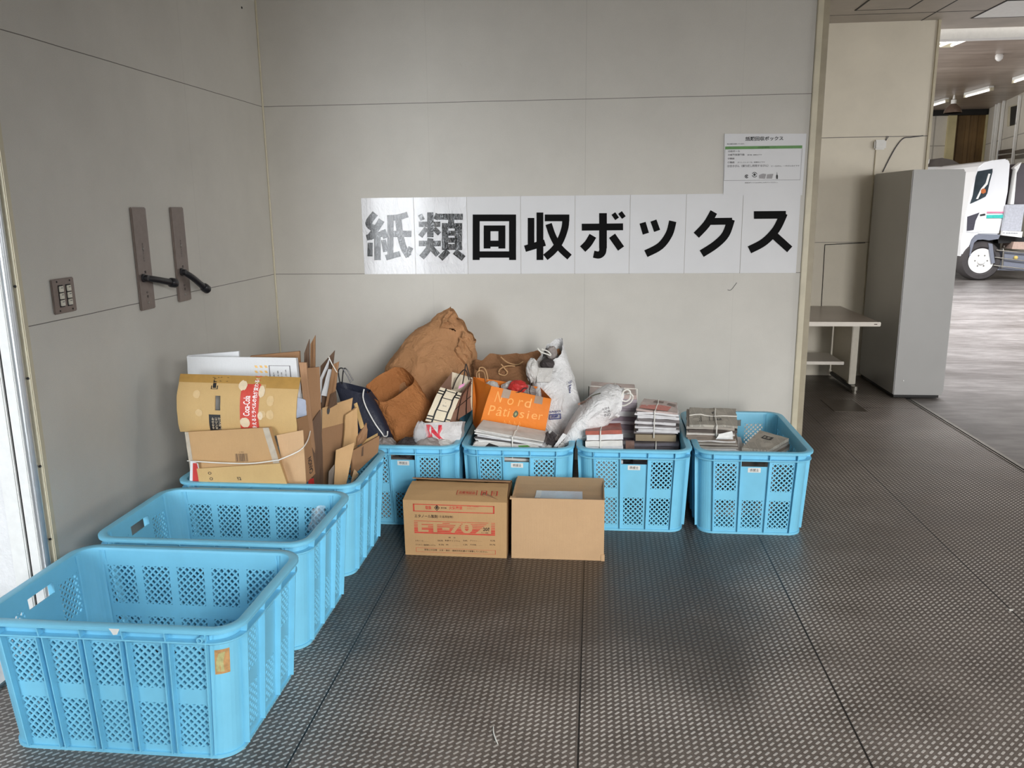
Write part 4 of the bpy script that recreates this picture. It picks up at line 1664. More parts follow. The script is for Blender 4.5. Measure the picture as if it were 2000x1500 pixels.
# navy bag
t = thing('paper_bag', 'navy paper bag with white piping and black cord handles, between cartons and brown bag', 'paper bag', at(735, 880, -.80), GB)
bag_obj('bag_body', M_navy, [
    pxr((748, 890), (30, 0), -.82, (0, .06, 0), 5), pxr((738, 858), (36, 6), -.82, (0, .07, 0), 5), pxr((714, 805), (38, 8), -.80, (0, .07, 0), 5), pxr((690, 757), (32, 8), -.78, (0, .05, .0), 4)],
    parent=t, amp=.004, freq=8, seed=5)
MB().tube(spline([at(x, y, yy) for x, y, yy in ((711, 760, -.866), (709, 775, -.875), (713, 790, -.88), (720, 805, -.884), (733, 828, -.892), (746, 846, -.895), (750, 852, -.894), (756, 851, -.888), (757, 842, -.88))], 6), .0032, 7).build('piping', M_white, t, smooth=True)
for k, pts in enumerate(([(664, 748), (661, 724), (668, 719), (675, 728), (686, 748)], [(668, 750), (671, 722), (678, 723), (690, 744)])):
    MB().tube(spline([at(x, y, -.80 + k * .05) for x, y in pts], 8), .0032, 7).build('cord_handle', M_grip, t, smooth=True)
# cream bag with black stripes
t = thing('gift_bag', 'small cream paper bag with black stripes, tilted in front of the big sack', 'paper bag', at(855, 826, -.85), GB)
A0, A1, A2, A3 = at(831, 822, -.93), at(876, 831, -.93), at(902, 768, -.84), at(860, 756, -.84)
Bk = [at(922, 801, -.72), at(923, 738, -.66)]
B0 = A0 + (Bk[0] - A1)
B3 = A3 + (Bk[1] - A2)
mb = MB().use(M_canvas)
mb.slab([A0, A1, A2, A3], .0015, 8, 8, .012, .004, 1)
mb.slab([B0, B3, Bk[1], Bk[0]], .0015, 4, 4)
mb.use(M_pinkbrown)
mb.slab([A1, Bk[0], Bk[1], A2], .0015, 6, 8, -.008, .003, 2)
mb.slab([B0, A0, A3, B3], .0015, 4, 4)
mb.use(M_canvas).add([A0, A1, Bk[0], B0], [(0, 1, 2, 3)])
mb.build('bag_body', None, t, smooth=True)
f = sheet_fn([A0, A1, A2, A3], .012, .004, 1, .001)
mb = MB()
for s in (.24, .74):
    patch(mb, f, s, 0, s + .07, 1, 1, 10)
for tt in (.05, .13, .80, .88):
    patch(mb, f, 0, tt, .24, tt + .035, 3, 1)
    patch(mb, f, .81, tt, 1, tt + .035, 3, 1)
for tt in (.06, .34, .70, .93):
    patch(mb, f, .31, tt, .74, tt + .022, 4, 1)
mb.build('black_stripes', M_ink, t)
mb = MB()
fill_st(mb, 'Barth', f, .44, .48, .16, .045, .0)
fill_st(mb, 'ψ', f, .49, .56, .06, .05, .0)
mb.build('small_crest', M_greyp, t)
f = sheet_fn([A1, Bk[0], Bk[1], A2], -.008, .003, 2, .002)
mb = MB()
for s in (.30, .70):
    patch(mb, f, s, 0, s + .06, 1, 1, 8)
for tt in (.42, .82, .90):
    patch(mb, f, 0, tt, 1, tt + .03, 6, 1)
mb.build('side_stripes', M_dcord, t)
for k, (pts, y) in enumerate((([(903, 752), (907, 730), (910, 711), (914, 724), (919, 742)], -.76), ([(884, 760), (893, 738), (908, 722), (916, 742)], -.71))):
    MB().tube(spline([at(a, b, y) for a, b in pts], 8), .003, 7).build('cord_handle', M_dcord, t, smooth=True)
sheet('pink_card', 'small pink card sticking out of the striped bag', 'card', [(895, 760), (906, 754), (908, 748), (897, 753)], -.80, mat('pink_card_paper', (226, 150, 190), .5), .002, 0, 0, 1, None, 2, 2)
# plastic carrier with red letter
Q = [(836, 872), (899, 866), (903, 823), (829, 826)]
o, P = sheet('carrier_bag', 'white carrier bag with a red N, squeezed under the striped bag', 'plastic bag', Q, [-.98, -.98, -.95, -.95], M_plastic, .07, .012, .010, 50, None, 14, 10)
f = sheet_fn(P, .012, .010, 50, .0015)
f2 = sheet_fn(P, .012, .010, 50, .0025)
mb = MB()
patch(mb, f, .02, .20, .14, .92, 4, 6)
mb.build('pink_red_band', mat('pinkish_red_print', (204, 84, 92), .5), o)
mb = MB()
fill_st(mb, 'N', f2, .10, .22, .36, .66, .05)
mb.build('red_letter', mat('strong_red_print', (206, 52, 66), .45), o)


def lump(mb, c, r, seed, amp=.25, n=20, mrings=12):
    c = V(c)
    rings = []
    for k in range(1, mrings):
        ph = math.pi * k / mrings
        ring = []
        for i in range(n):
            th = 2 * math.pi * i / n
            d = V((math.sin(ph) * math.cos(th), math.sin(ph) * math.sin(th), math.cos(ph)))
            q = 1 + amp * fold(d, 1.4, seed) + amp * .6 * fold(d, 3.1, seed + 3)
            ring.append(c + V((d.x * r[0], d.y * r[1], d.z * r[2])) * q)
        rings.append(ring)
    return mb.loft(rings, True, True, True)


M_paper = kraft('white_waste_paper', (206, 204, 200), .6, .3, 30)
M_paperg = kraft('grey_waste_paper', (150, 142, 138), .6, .3, 30)
M_paperd = kraft('dark_waste_paper', (66, 60, 60), .6, .3, 30)


def lumps(name, label, cat, pts, m, group=None):
    for k, (px, py, y, r, sd, lb) in enumerate(pts):
        mb = MB()
        lump(mb, at(px, py, y), r, sd)
        o = mb.build(name, m[k % len(m)], None, smooth=False, label=lb, category=cat)
        if group:
            o['group'] = group


lumps('crumpled_paper', None, 'paper', [
    (752, 876, -.99, (.05, .05, .045), 3, 'crumpled grey paper at the left end of the crate under the brown bag'),
    (800, 876, -.98, (.06, .05, .045), 5, 'dark crumpled paper under the open brown bag'),
    (838, 874, -1.0, (.06, .05, .04), 7, 'rolled striped paper under the carrier bag with the red N'),
    (866, 876, -.99, (.045, .04, .035), 9, 'crumpled white paper in the right corner under the carrier bag')], [M_paperg, M_paperd, M_paperg, M_paper], 'waste paper under the bags')
# ground layers that carry the bags


def layer(name, key, x0, x1, y0, y1, z0, z1, m, label, cat, seed, group=None):
    o = MB().slab([(x0, y0, z1), (x1, y0, z1), (x1, y1, z1), (x0, y1, z1)], z1 - z0, 10, 10, 0, .012, seed).build(name, m, None)
    o['label'], o['category'] = label, cat
    if group:
        o['group'] = group
    return o


layer('paper_bale', 'B', .80, 1.155, -1.045, -.43, .016, .315, M_paperg, 'compressed waste paper filling the crate under the brown sack and bags', 'paper', 61)
mb = MB()
vs_, fs_ = [], []
c0 = at(822, 850, -.99)
lump(mb, c0, (.028, .02, .05), 23, .35)
mb.build('clear_bag', M_film, None, smooth=True, label='crumpled clear plastic between the open brown bag and the red N', category='plastic bag')

# ------------------------------------------------------------------ crate C
layer('paper_bale', 'C', 1.32, 1.685, -1.045, -.43, .016, .27, M_paper, 'waste paper filling the crate under the orange bag and white sheets', 'paper', 62)
t = thing('paper_bag', 'squashed brown paper bag with twine handles, against the wall behind the orange bag', 'paper bag', at(992, 800, -.50), GB)
bag_obj('bag_body', M_kraft3, [
    pxr((990, 860), (50, 0), -.56, (0, .08, 0), 5), pxr((990, 790), (58, 0), -.52, (0, .09, 0), 5), pxr((990, 735), (61, -3), -.49, (0, .085, .005), 4.5), pxr((991, 703), (63, -7), -.47, (0, .065, .018), 4.5)],
    parent=t, amp=.007, freq=8, seed=21, rim_amp=2.0, n=110)
for k, (pts, y) in enumerate((([(1006, 715), (990, 715), (977, 721), (975, 730), (986, 733), (991, 727), (985, 719), (979, 711)], -.585), ([(978, 697), (988, 706), (1000, 711), (1012, 712), (1022, 706)], -.47))):
    MB().tube(spline([at(a, b, y) for a, b in pts], 8), .0032, 7).build('twine_handle', M_kcord, t, smooth=True)
t = thing('shopping_bag', 'orange paper shopping bag with pale lettering, standing behind the tied white sheets', 'paper bag', at(1000, 836, -.85), GB)
A0, A1, A2, A3 = at(933, 842, -.88), at(1064, 846, -.88), at(1077, 779, -.84), at(960, 754, -.84)
Bk0, Bk3 = at(924, 828, -.70), at(923.5, 736, -.64)
B1, B2 = A1 + (Bk0 - A0) + V((.02, 0, 0)), A2 + (Bk3 - A3) * .8 + V((.03, 0, .02))
mb = MB().use(M_orange)
mb.slab([A0, A1, A2, A3], .0014, 12, 10, .012, .003, 3)
mb.slab([Bk0, A0, A3, Bk3], .0014, 8, 8, -.012, .003, 5)
mb.slab([A1, B1, B2, A2], .0014, 4, 4)
mb.slab([B1, Bk0, Bk3, B2], .0014, 4, 4, 0, .004, 6)
mb.add([A0, A1, B1, Bk0], [(0, 1, 2, 3)])
mb.build('bag_body', None, t, smooth=True)
f = sheet_fn([A0, A1, A2, A3], .012, .003, 3, .0012)
f2 = sheet_fn([A0, A1, A2, A3], .012, .003, 3, .0019)
mb = MB()
for ch, s, tt in (('N', .12, .68), ('o', .32, .66), ('r', .50, .66), ('d', .60, .66)):
    fill_st(mb, ch, f, s, tt, .07 if ch == 'r' else .10, .24 if ch in 'Nd' else .16, .0)
xs = [.08, .20, .30, .38, .455, .56, .68, .745, .86]
for ch, s in zip('Pâtissier', xs):
    fill_st(mb, ch, f, s, .375, {'i': .022, 't': .06, 'r': .06, 's': .07, 'P': .09}.get(ch, .09), {'P': .22, 'â': .21, 't': .19, 'i': .20}.get(ch, .15), .0)
mb.build('pale_lettering', M_ltorange, t)
mb = MB()
for k in range(14):
    s = .36 + k * .019
    patch(mb, f, s, .08 + .02 * (k % 3), s + .006, .28 - .03 * (k % 4))
mb.build('fine_writing', M_ltorange, t)
for s in (.20, .74):
    mb = MB()
    patch(mb, f2, s, .80, s + .13, 1.0, 2, 4)
    mb.build('grey_tape', M_greytape, t)
mb = MB()
blob(mb, f2, .50, .46, .038, .085, 1, 20)
em = mb.build('round_emblem', mat('dark_green_print', (84, 86, 58), .5), t)
mb = MB()
blob(mb, lambda a, b: f2(a, b) + V((0, -.0006, 0)), .50, .46, .016, .04, 1, 12)
mb.build('emblem_centre', mat('pale_green_print', (150, 156, 110), .5), em)
for k, (pts, y, m) in enumerate((([(931, 738), (932, 727), (939, 724), (946, 728), (949, 745)], -.66, M_kcord), ([(936, 738), (936, 720), (944, 718), (950, 726), (953, 742)], -.70, M_kcord),
                              ([(994, 766), (1005, 767), (1016, 765), (1022, 759), (1030, 758)], -.84, M_dcord), ([(1028, 734), (1033, 740), (1036, 752), (1034, 764), (1038, 777)], -.83, M_dcord))):
    MB().tube(spline([at(a, b, y) for a, b in pts], 6), .0028, 7).build('cord_handle', m, t, smooth=True)
lumps('crumpled_paper', None, 'paper', [
    (1012, 757, -.76, (.040, .04, .030), 31, 'red crumpled paper sticking out of the orange bag'),
    (998, 758, -.72, (.040, .03, .028), 33, 'white crumpled paper left of the red one in the orange bag'),
    (1026, 766, -.74, (.045, .04, .030), 35, 'grey crumpled paper right of the red one in the orange bag'),
    (960, 754, -.70, (.03, .03, .02), 37, 'white folded paper beside the cord handles of the orange bag')], [M_redpaper, M_paper, M_paperg, M_paper], 'waste paper in the orange bag')
# white department store bag
t = thing('shopping_bag', 'tall white paper bag with navy print, stuffed with paper, right of the orange bag', 'paper bag', at(1098, 845, -.60), GB)
bag_obj('bag_body', M_wbag, [
    pxr((1094, 872), (28, 0), -.66, (0, .07, 0), 4), pxr((1094, 820), (36, -2), -.64, (0, .09, 0), 3.6), pxr((1086, 770), (42, 3), -.61, (0, .10, 0), 3.2),
    pxr((1078, 725), (36, 1), -.57, (0, .085, .01), 3), pxr((1077, 696), (24, -8), -.55, (0, .06, .03), 2.6), pxr((1080, 684), (18, -10), -.55, (0, .045, .035), 2.4)],
    parent=t, amp=.010, freq=10, seed=41, rim_amp=1.5, n=110)
q4 = [at(1073, 820, -.745), at(1096, 818, -.745), at(1095, 801, -.742), at(1073, 803, -.742)]
fq = quad_fn(q4, .0)
mb = MB()
write(mb, 'SAIJO', fq, .0, .72, .28, 1.0, .01)
for a, b, c, d in ((0, 0, 1, .10), (0, .52, 1, .62), (0, 0, .07, .62), (.93, 0, 1, .62)):
    patch(mb, fq, a, b, c, d)
write(mb, '西條', fq, .16, .14, .36, .66, .03)
mb.build('navy_print', M_navyprint, t)
q4 = [at(1113, 768, -.70), at(1120, 764, -.64), at(1117, 742, -.64), at(1110, 746, -.70)]
fq = quad_fn(q4, .0)
mb = MB()
for a, b, c, d in ((0, 0, 1, .08), (0, .58, 1, .66), (0, 0, .12, .66), (.88, 0, 1, .66)):
    patch(mb, fq, a, b, c, d)
write(mb, '西條', fq, .2, .14, .38, .6, .03)
write(mb, 'SAIJO', fq, .0, .74, .26, 1.0, .01)
mb.build('navy_print', M_navyprint, t)
sheet('folded_paper', 'blank white folded sheet pushed into the top of the white bag', 'paper', [(1049, 746), (1074, 746), (1081, 719), (1047, 718)], [-.70, -.70, -.66, -.66], M_paper, .004, .004, .003, 71, None, 6, 6)
sheet('cardboard_strip', 'brown cardboard strip along the raised right lip of the white bag', 'cardboard', [(1096, 706), (1104, 704), (1092, 680), (1086, 684)], [-.56, -.56, -.52, -.52], M_kraft3, .003, .003, .001, 72, None, 3, 5)
sheet('cardboard_strip', 'brown cardboard corner behind the white folded sheet', 'cardboard', [(1076, 726), (1088, 724), (1084, 702), (1072, 712)], [-.62, -.62, -.60, -.60], M_kraft3, .003, 0, .001, 73, None, 3, 4)
lumps('crumpled_paper', None, 'paper', [
    (1069, 711, -.62, (.030, .03, .022), 81, 'dark paper in the mouth of the white bag'),
    (1040, 724, -.66, (.026, .04, .05), 83, 'clear and white crumpled film at the left side of the white bag'),
    (1078, 690, -.57, (.022, .02, .030), 85, 'grey papers bunched at the top of the white bag')], [M_paperd, M_paper, M_paperg], 'waste paper in the white bag')
MB().tube(spline([at(a, b, -.60) for a, b in ((1050, 680), (1056, 687), (1066, 691), (1076, 694), (1070, 686), (1058, 682))], 6), .0035, 6).build('paper_band', M_twine, None, smooth=True, label='white paper band sticking out at the top of the white bag', category='paper band')


def bundle(name, label, cat, pxq, ytop, ys, zbot, n, mats, seed, tilt=0, sheetname='magazine', jitter=.008, group=None, twine=(), wav=.0025, top_mat=None, base_h=None, lean=(0, 0)):
    """a pile of sheets. pxq: photo corners of its top face (front-left, front-right, back-right, back-left) on planes ys"""
    rnd = random.Random(seed)
    T = [at(*p, y) for p, y in zip(pxq, ys)]
    ctr = sum(T, V((0, 0, 0))) / 4
    t = thing(name, label, cat, (ctr.x, ctr.y, zbot), group)
    z = 0
    hs_ = [rnd.uniform(.6, 1.4) for _ in range(n)]
    tot = ctr.z - zbot
    if base_h:
        hs_ = [h * (tot - base_h) / sum(hs_) for h in hs_] + [base_h]
    else:
        hs_ = [h * tot / sum(hs_) for h in hs_]
    nn = (T[1] - T[0]).cross(T[3] - T[0]).normalized()
    for k, h in enumerate(hs_):
        fade = max(0, 1 - z / max(tot, .01))
        off = V((rnd.uniform(-1, 1) * jitter, rnd.uniform(-1, 1) * jitter, 0)) if k else V((0, 0, 0))
        ang = rnd.uniform(-.03, .03) if k else 0
        P = []
        for p in T:
            d = p - ctr
            dz = d.z * fade
            q = V((d.x * math.cos(ang) - d.y * math.sin(ang), d.x * math.sin(ang) + d.y * math.cos(ang), dz))
            P.append(ctr + q + off - V((0, 0, z)) + V((lean[0], lean[1], 0)) * min(1, max(0, (z - .08) / .12)))
        mb = MB().slab(P, h * .93, 10, 8, 0, min(wav, h * .45) if k < len(hs_) - 1 else .001, seed * 1.3 + k)
        m = top_mat if (k == 0 and top_mat) else mats[rnd.randrange(len(mats))]
        mb.build(sheetname, m, t)
        z += h
    F = sheet_fn(T, 0, wav, seed * 1.3, .002)
    for ax, v, depth in twine:
        if ax == 's':
            pts = [F(v, k / 8) for k in range(8, -1, -1)]
            e, e2 = pts[-1], pts[0]
            sd = (T[0] - T[3]).normalized() * (jitter + .003)
            pts = pts + [e + sd, e + sd * 1.2 - V((0, 0, depth))]
        else:
            pts = [F(k / 8, v) for k in range(9)]
            sd = (T[1] - T[0]).normalized() * (jitter + .003)
            if depth > .03:
                pts = [pts[0] - sd - V((0, 0, depth)), pts[0] - sd] + pts + [pts[-1] + sd, pts[-1] + sd - V((0, 0, depth))]
        MB().tube(pts, .0028, 6).build('twine', M_twine, t, smooth=True)
    return t, T


def page_mat(name, rgb, var=.1):
    return mat(name, rgb, .6, 0, var, 25)


PAGES = [page_mat('page_edge_white', (214, 213, 214)), page_mat('page_edge_grey', (172, 168, 172)), page_mat('page_edge_cream', (204, 198, 188)), page_mat('page_edge_shadow', (120, 114, 114))]
WHITES = [page_mat('page_white', (228, 227, 224)), page_mat('page_offwhite', (212, 209, 203)), PAGES[0], page_mat('page_edge_dark', (92, 88, 88))]
LAV = [page_mat('page_lavender', (176, 166, 174)), page_mat('page_lavender_pale', (198, 188, 194)), page_mat('page_mauve', (140, 124, 134)), PAGES[0]]
DARK = [page_mat('page_charcoal', (74, 68, 74)), page_mat('page_slate', (104, 100, 108)), page_mat('page_maroon', (84, 48, 52)), page_mat('page_taupe', (128, 116, 108))]

# white sheets tied in crate C
t, T = bundle('paper_bundle', 'tied bundle of white sheets sloping to the right, in front of the orange bag', 'paper bundle',
              [(930, 838), (1062, 862), (1068, 842), (944, 820)], None, [-1.03, -1.03, -.90, -.90], .30, 34, WHITES[:3] + WHITES[:2] + [WHITES[3]], 5, twine=(('s', .55, .10),), jitter=.016, wav=.007)
mb = MB()
mb.slab([at(918, 876, -1.045), at(1058, 876, -1.05), at(1040, 866, -1.03), at(930, 862, -1.03)], .004, 10, 4, .003, .004, 91)
o = mb.build('loose_sheet', M_paper, None, label='loose white sheets at the front rim under the tied white bundle', category='paper')
mb = MB()
f = sheet_fn([at(918, 876, -1.045), at(1058, 876, -1.05), at(1040, 866, -1.03), at(930, 862, -1.03)], .003, .004, 91, .0012)
poly2(mb, [(.20, .3), (.38, .1), (.40, .35), (.24, .8)], f)
mb.build('dark_print', M_ink, o)
mb = MB()
poly2(mb, [(.70, .1), (.88, .3), (.86, .6), (.70, .5)], f)
mb.build('green_print', M_green, o)
STR = [((1060, 872), (1084, 846), .014), ((1072, 874), (1078, 842), .012), ((1084, 876), (1094, 850), .016), ((1066, 862), (1098, 866), .012), ((1092, 876), (1108, 858), .012), ((1050, 874), (1076, 868), .014), ((1078, 858), (1066, 846), .012)]
WHERE = ('nearest the tied bundle', 'second from the tied bundle', 'standing upright in the middle', 'lying across the others', 'nearest the right rim', 'low at the front rim', 'curled up against the bundle end')
for k, (a, b, wd) in enumerate(STR):
    y = -.97 + .015 * (k % 3)
    p, q = at(*a, y), at(*b, y + .03)
    d = (q - p).normalized()
    s = d.cross(V((0, -1, 0))).normalized() * wd
    MB().slab([p - s, p + s, q + s, q - s], .002, 4, 8, .006, .008, 100 + k).build('paper_strip', (M_paperd, M_paper, M_paperg)[k % 3], None, label='crumpled strip of waste paper, %s' % WHERE[k], category='paper', group='loose paper strips right of the tied bundle')

# ------------------------------------------------------------------ crate D
M_mag = mat('magazine_cover_mauve', (186, 168, 162), .35, 0, .25, 18)
t, T = bundle('magazine_bundle', 'tall tied bundle of mauve magazines at the back, behind the lying white bag', 'magazine bundle',
              [(1151, 768), (1243, 772), (1239, 751), (1155, 745)], None, [-.62, -.62, -.44, -.44], .018, 22, LAV, 7, twine=(('s', .55, .0), ('t', .55, .22)), jitter=.006, top_mat=M_mag, wav=.002)
F = sheet_fn(T, 0, .002, 7 * 1.3, .0012)
mb = MB()
blob(mb, F, .52, .62, .17, .20, 3)
mb.build('cover_picture', mat('brown_picture', (112, 86, 76), .4, 0, .3, 40), t)
t, T = bundle('magazine_bundle', 'tied bundle of white edged magazines with a reddish cover, over a brown board', 'magazine bundle',
              [(1243, 799), (1324, 806), (1322, 786), (1258, 778)], None, [-.80, -.80, -.58, -.58], .385, 12, [PAGES[0], PAGES[0], PAGES[1], PAGES[3]], 9, lean=(-.008, 0), twine=(('s', .45, .13),), jitter=.010, top_mat=M_mag, wav=.004)
F = sheet_fn(T, 0, .004, 9 * 1.3, .0012)
mb = MB()
poly2(mb, [(.05, .10), (.75, .05), (.85, .45), (.55, .55), (.05, .40)], F)
mb.build('red_cover_print', mat('salmon_print', (206, 112, 98), .4, 0, .2, 60), t)
mb = MB()
poly2(mb, [(.30, .75), (.60, .70), (.62, .85), (.36, .9)], F)
poly2(mb, [(.70, .60), (.95, .55), (.96, .75), (.75, .8)], F)
mb.build('dark_cover_print', mat('brown_picture', (112, 86, 76)), t)
zz = at(1236, 842, -.80).z
o = MB().span((2.045, -.80, .352), (2.235, -.56, .383)).build('cardboard_box', cardboard('greyish_cardboard', (160, 146, 122)), None, label='flat greyish brown box between the two magazine bundles on the right', category='cardboard')
t, T = bundle('magazine_bundle', 'lower tied bundle of dark magazines on the right, under the flat brown box', 'magazine bundle',
              [(1236, 866), (1327, 866), (1322, 845), (1240, 845)], None, [-.84, -.84, -.58, -.58], .018, 20, DARK, 11, lean=(-.022, 0), twine=(('s', .5, .09),), jitter=.008, wav=.003)
o_t = t
t, T = bundle('paper_bundle', 'tied white booklets with a red top cover, front left under the lying white bag', 'paper bundle',
              [(1143, 842), (1215, 840), (1212, 826), (1150, 828)], None, [-1.03, -1.03, -.84, -.84], .018, 20, WHITES[:3], 13, twine=(('s', .42, .10),), jitter=.006, top_mat=mat('brick_red_cover', (160, 78, 62), .5, 0, .2, 30), wav=.004)
sheet('brown_leaflet', 'small brown picture leaflet stuck between the white and the dark bundles', 'leaflet', [(1222, 884), (1239, 884), (1239, 863), (1222, 862)], -.99, mat('brown_picture', (150, 122, 100), .5, 0, .25, 60), .02, 0, .001, 95, None, 3, 3)
# lying white bag
t = thing('paper_bag', 'white paper bag lying on its side across the magazine bundles, cord handles to the right', 'paper bag', at(1150, 845, -.85), GB)
D_ = (0, .085, .02)
RB = [pxr((1106, 842), (-8, 16), -.90, (0, .05, .01), 3), pxr((1124, 828), (-14, 32), -.88, (0, .08, .02), 3), pxr((1158, 808), (-16, 42), -.86, D_, 3), pxr((1186, 797), (-14, 37), -.84, D_, 3), pxr((1204, 789), (-9, 26), -.83, (0, .05, .01), 2.6), pxr((1212, 787), (-6, 22), -.83, (0, .035, .01), 2.4)]
bag_obj('bag_body', M_wbag, RB, parent=t, amp=.010, freq=11, seed=51, rim_amp=1.6, n=110)
for k, (pts, y) in enumerate((([(1213, 782), (1217, 766), (1225, 761), (1231, 766), (1230, 778), (1222, 784), (1212, 780)], -.86), ([(1212, 792), (1220, 792), (1232, 785), (1236, 775), (1230, 768), (1220, 770)], -.80))):
    MB().tube(spline([at(a, b, y) for a, b in pts], 8), .0042, 7).build('cord_handle', M_twine, t, smooth=True)


def bagpoint(px, py):
    """drop a point onto the lying bag: camera ray against its rings"""
    best = None
    for yy in [x * .005 for x in range(-210, -150)]:
        p = at(px, py, yy)
        best = p
    return at(px, py, -.965)


o = t.children[0]
bpy.context.view_layer.update()


def onto(o, px, py, lift=.0015):
    d = (at(px, py, 0) - CAM).normalized()
    mi = o.matrix_world.inverted()
    ok, loc, nr, _ = o.ray_cast(mi @ CAM, (mi.to_3x3() @ d).normalized())
    return (o.matrix_world @ loc - d * lift) if ok else at(px, py, -.95)


mb = MB()
for ch, x, y, h in (('UM', 1178, 802, 4.5), ('MOR', 1180, 808, 4.5), ('IND', 1181, 814, 4.5)):
    vs, fs, W, Hh = glyphs(ch, .0)
    mb.add([onto(o, x + a / W * 12 - b / Hh * .8, y - a / W * 3 - b / Hh * h) for a, b in vs], fs)
mb.build('scribble_print', M_greyp, t)
mb = MB()
for k in range(7):
    x, y = 1152 + k * 2.2, 818 - k * 2.2
    vs, fs, W, Hh = glyphs('ありがとうございます', .0)
    mb.add([onto(o, x + a / W * 22 - 3, y + 4 - a / W * 13 - b / Hh * 1.6) for a, b in vs], fs)
mb.build('fine_writing', mat('very_pale_grey_print', (176, 174, 174), .5), t)
mb = MB()
stroke(mb, [(1129, 790), (1138, 786), (1146, 782), (1155, 775)], 4.2, lambda a, b: onto(o, a, b))
mb.build('brown_ribbon_print', mat('ribbon_brown', (140, 108, 92), .5), t)
mb = MB()
stroke(mb, [(1152, 775), (1162, 771), (1173, 768)], 2.0, lambda a, b: onto(o, a, b))
mb.build('green_ribbon_print', mat('ribbon_green', (96, 98, 72), .5), t)
MB().slab([at(1082, 872, -.99), at(1088, 873, -.99), at(1108, 850, -.96), at(1100, 846, -.96)], .002, 3, 8, .006, .003, 97).build('paper_strap', M_wbag, None, label='white paper strap hanging from the lying white bag into the neighbouring crate', category='strap')

# ------------------------------------------------------------------ crate E: newspapers


def newsprint():
    n = N('newsprint')
    s = n.node('ShaderNodeSeparateXYZ')
    n.link(n.co(), s.inputs[0])
    X, Y = s.outputs[0], s.outputs[1]
    row = n.math('GREATER_THAN', n.math('FRACT', n.math('DIVIDE', Y, .0052)), .45)
    colm = n.math('GREATER_THAN', n.math('FRACT', n.math('DIVIDE', X, .037)), .10)
    nz = n.math('GREATER_THAN', n.noise(420, 2), .42)
    blk = n.math('GREATER_THAN', n.noise(14, 2), .46)
    k = n.math('MULTIPLY', n.math('MULTIPLY', row, colm), n.math('MULTIPLY', nz, blk))
    n.color(n.mix(n.math('MULTIPLY', k, .45), lin((184, 178, 166)), lin((88, 84, 80))))
    n.b.inputs['Roughness'].default_value = .75
    return n.m


M_news = newsprint()
NEWS = [page_mat('news_grey', (160, 152, 142)), page_mat('news_pale', (196, 190, 182)), page_mat('news_brown', (122, 108, 96)), page_mat('news_dark', (78, 68, 62)), page_mat('news_white', (214, 212, 210))]
t, T = bundle('newspaper_bundle', 'tall tied bundle of newspapers at the left of the rightmost crate', 'newspaper bundle',
              [(1347, 829), (1441, 832), (1437, 798), (1346, 796)], None, [-.90, -.90, -.60, -.60], .018, 40, NEWS + [NEWS[1], NEWS[4], NEWS[0]], 17, sheetname='newspaper', twine=(('s', .55, .05), ('t', .52, .02)), jitter=.014, top_mat=M_news, wav=.010, lean=(.045, 0))
F = sheet_fn(T, 0, .010, 17 * 1.3, .0014)
mb = MB()
for a, b, c, d in ((.06, .18, .26, .42), (.42, .20, .52, .60)):
    outline(mb, F, a, b, c, d, .012)
for body, a, b, w_, h in (('経済', .10, .22, .12, .14), ('国会', .55, .22, .12, .16), ('速報', .44, .64, .10, .12)):
    fill_st(mb, body, F, a, b, w_, h, .03)
mb.build('headlines', M_ink, t)
FAN2 = [((1452, 858), .0, 1), ((1446, 846), .1, 2), ((1440, 842), .2, 3)]
sheet('loose_newspaper', 'white loose leaflet sticking out of the side of the tall newspaper bundle', 'leaflet', [(1398, 858), (1432, 858), (1430, 842), (1404, 848)], -.95, WHITES[0], .002, .003, .004, 120, None, 5, 4)
# bulging lower newspapers of the tall pile
GN = 'folded newspapers in the short pile'
fm_ = mat('folded_newsprint_edge', (150, 138, 122), .7, 0, .2, 60)
P0 = [at(1449, 874, -.92), at(1500, 876, -.96), at(1541, 856, -.80), at(1484, 840, -.66)]
P0[1].z = P0[0].z
lb = ['folded newspaper on top of the short pile in the rightmost crate'] + ['folded newspaper in the short pile, %s' % s for s in ('second from the top', 'third from the top', 'fourth from the top', 'fifth from the top, deep in the crate', 'lowest and thickest')]
z = 0
rnd = random.Random(5)
for k in range(6):
    h = (.016, .014, .014, .018, .03, .0)[k]
    off = V((rnd.uniform(-.012, .012), rnd.uniform(-.01, .01), -z)) if k else V((0, 0, 0))
    top = [p + off for p in P0]
    if k == 5:
        h = min(p.z for p in top) - .02
    mb = MB().slab(top, h * .92, 12, 10, 0, min(.004, h * .3), 130 + k)
    o = mb.build('folded_newspaper', M_news if k == 0 else NEWS[(k * 2 + 2) % 4], None, label=lb[k], category='newspaper', group=GN)
    if k == 0:
        Fp = sheet_fn(top, 0, .004, 130, .0012)
        mb = MB()
        patch(mb, Fp, .28, .62, .62, .80, 3, 2)
        hd = mb.build('dark_headline', M_ink, o)
        mb = MB()
        fill_st(mb, '新聞', sheet_fn(top, 0, .004, 130, .002), .32, .65, .22, .11, .03)
        mb.build('headline_lettering', M_news, hd)
    z += h

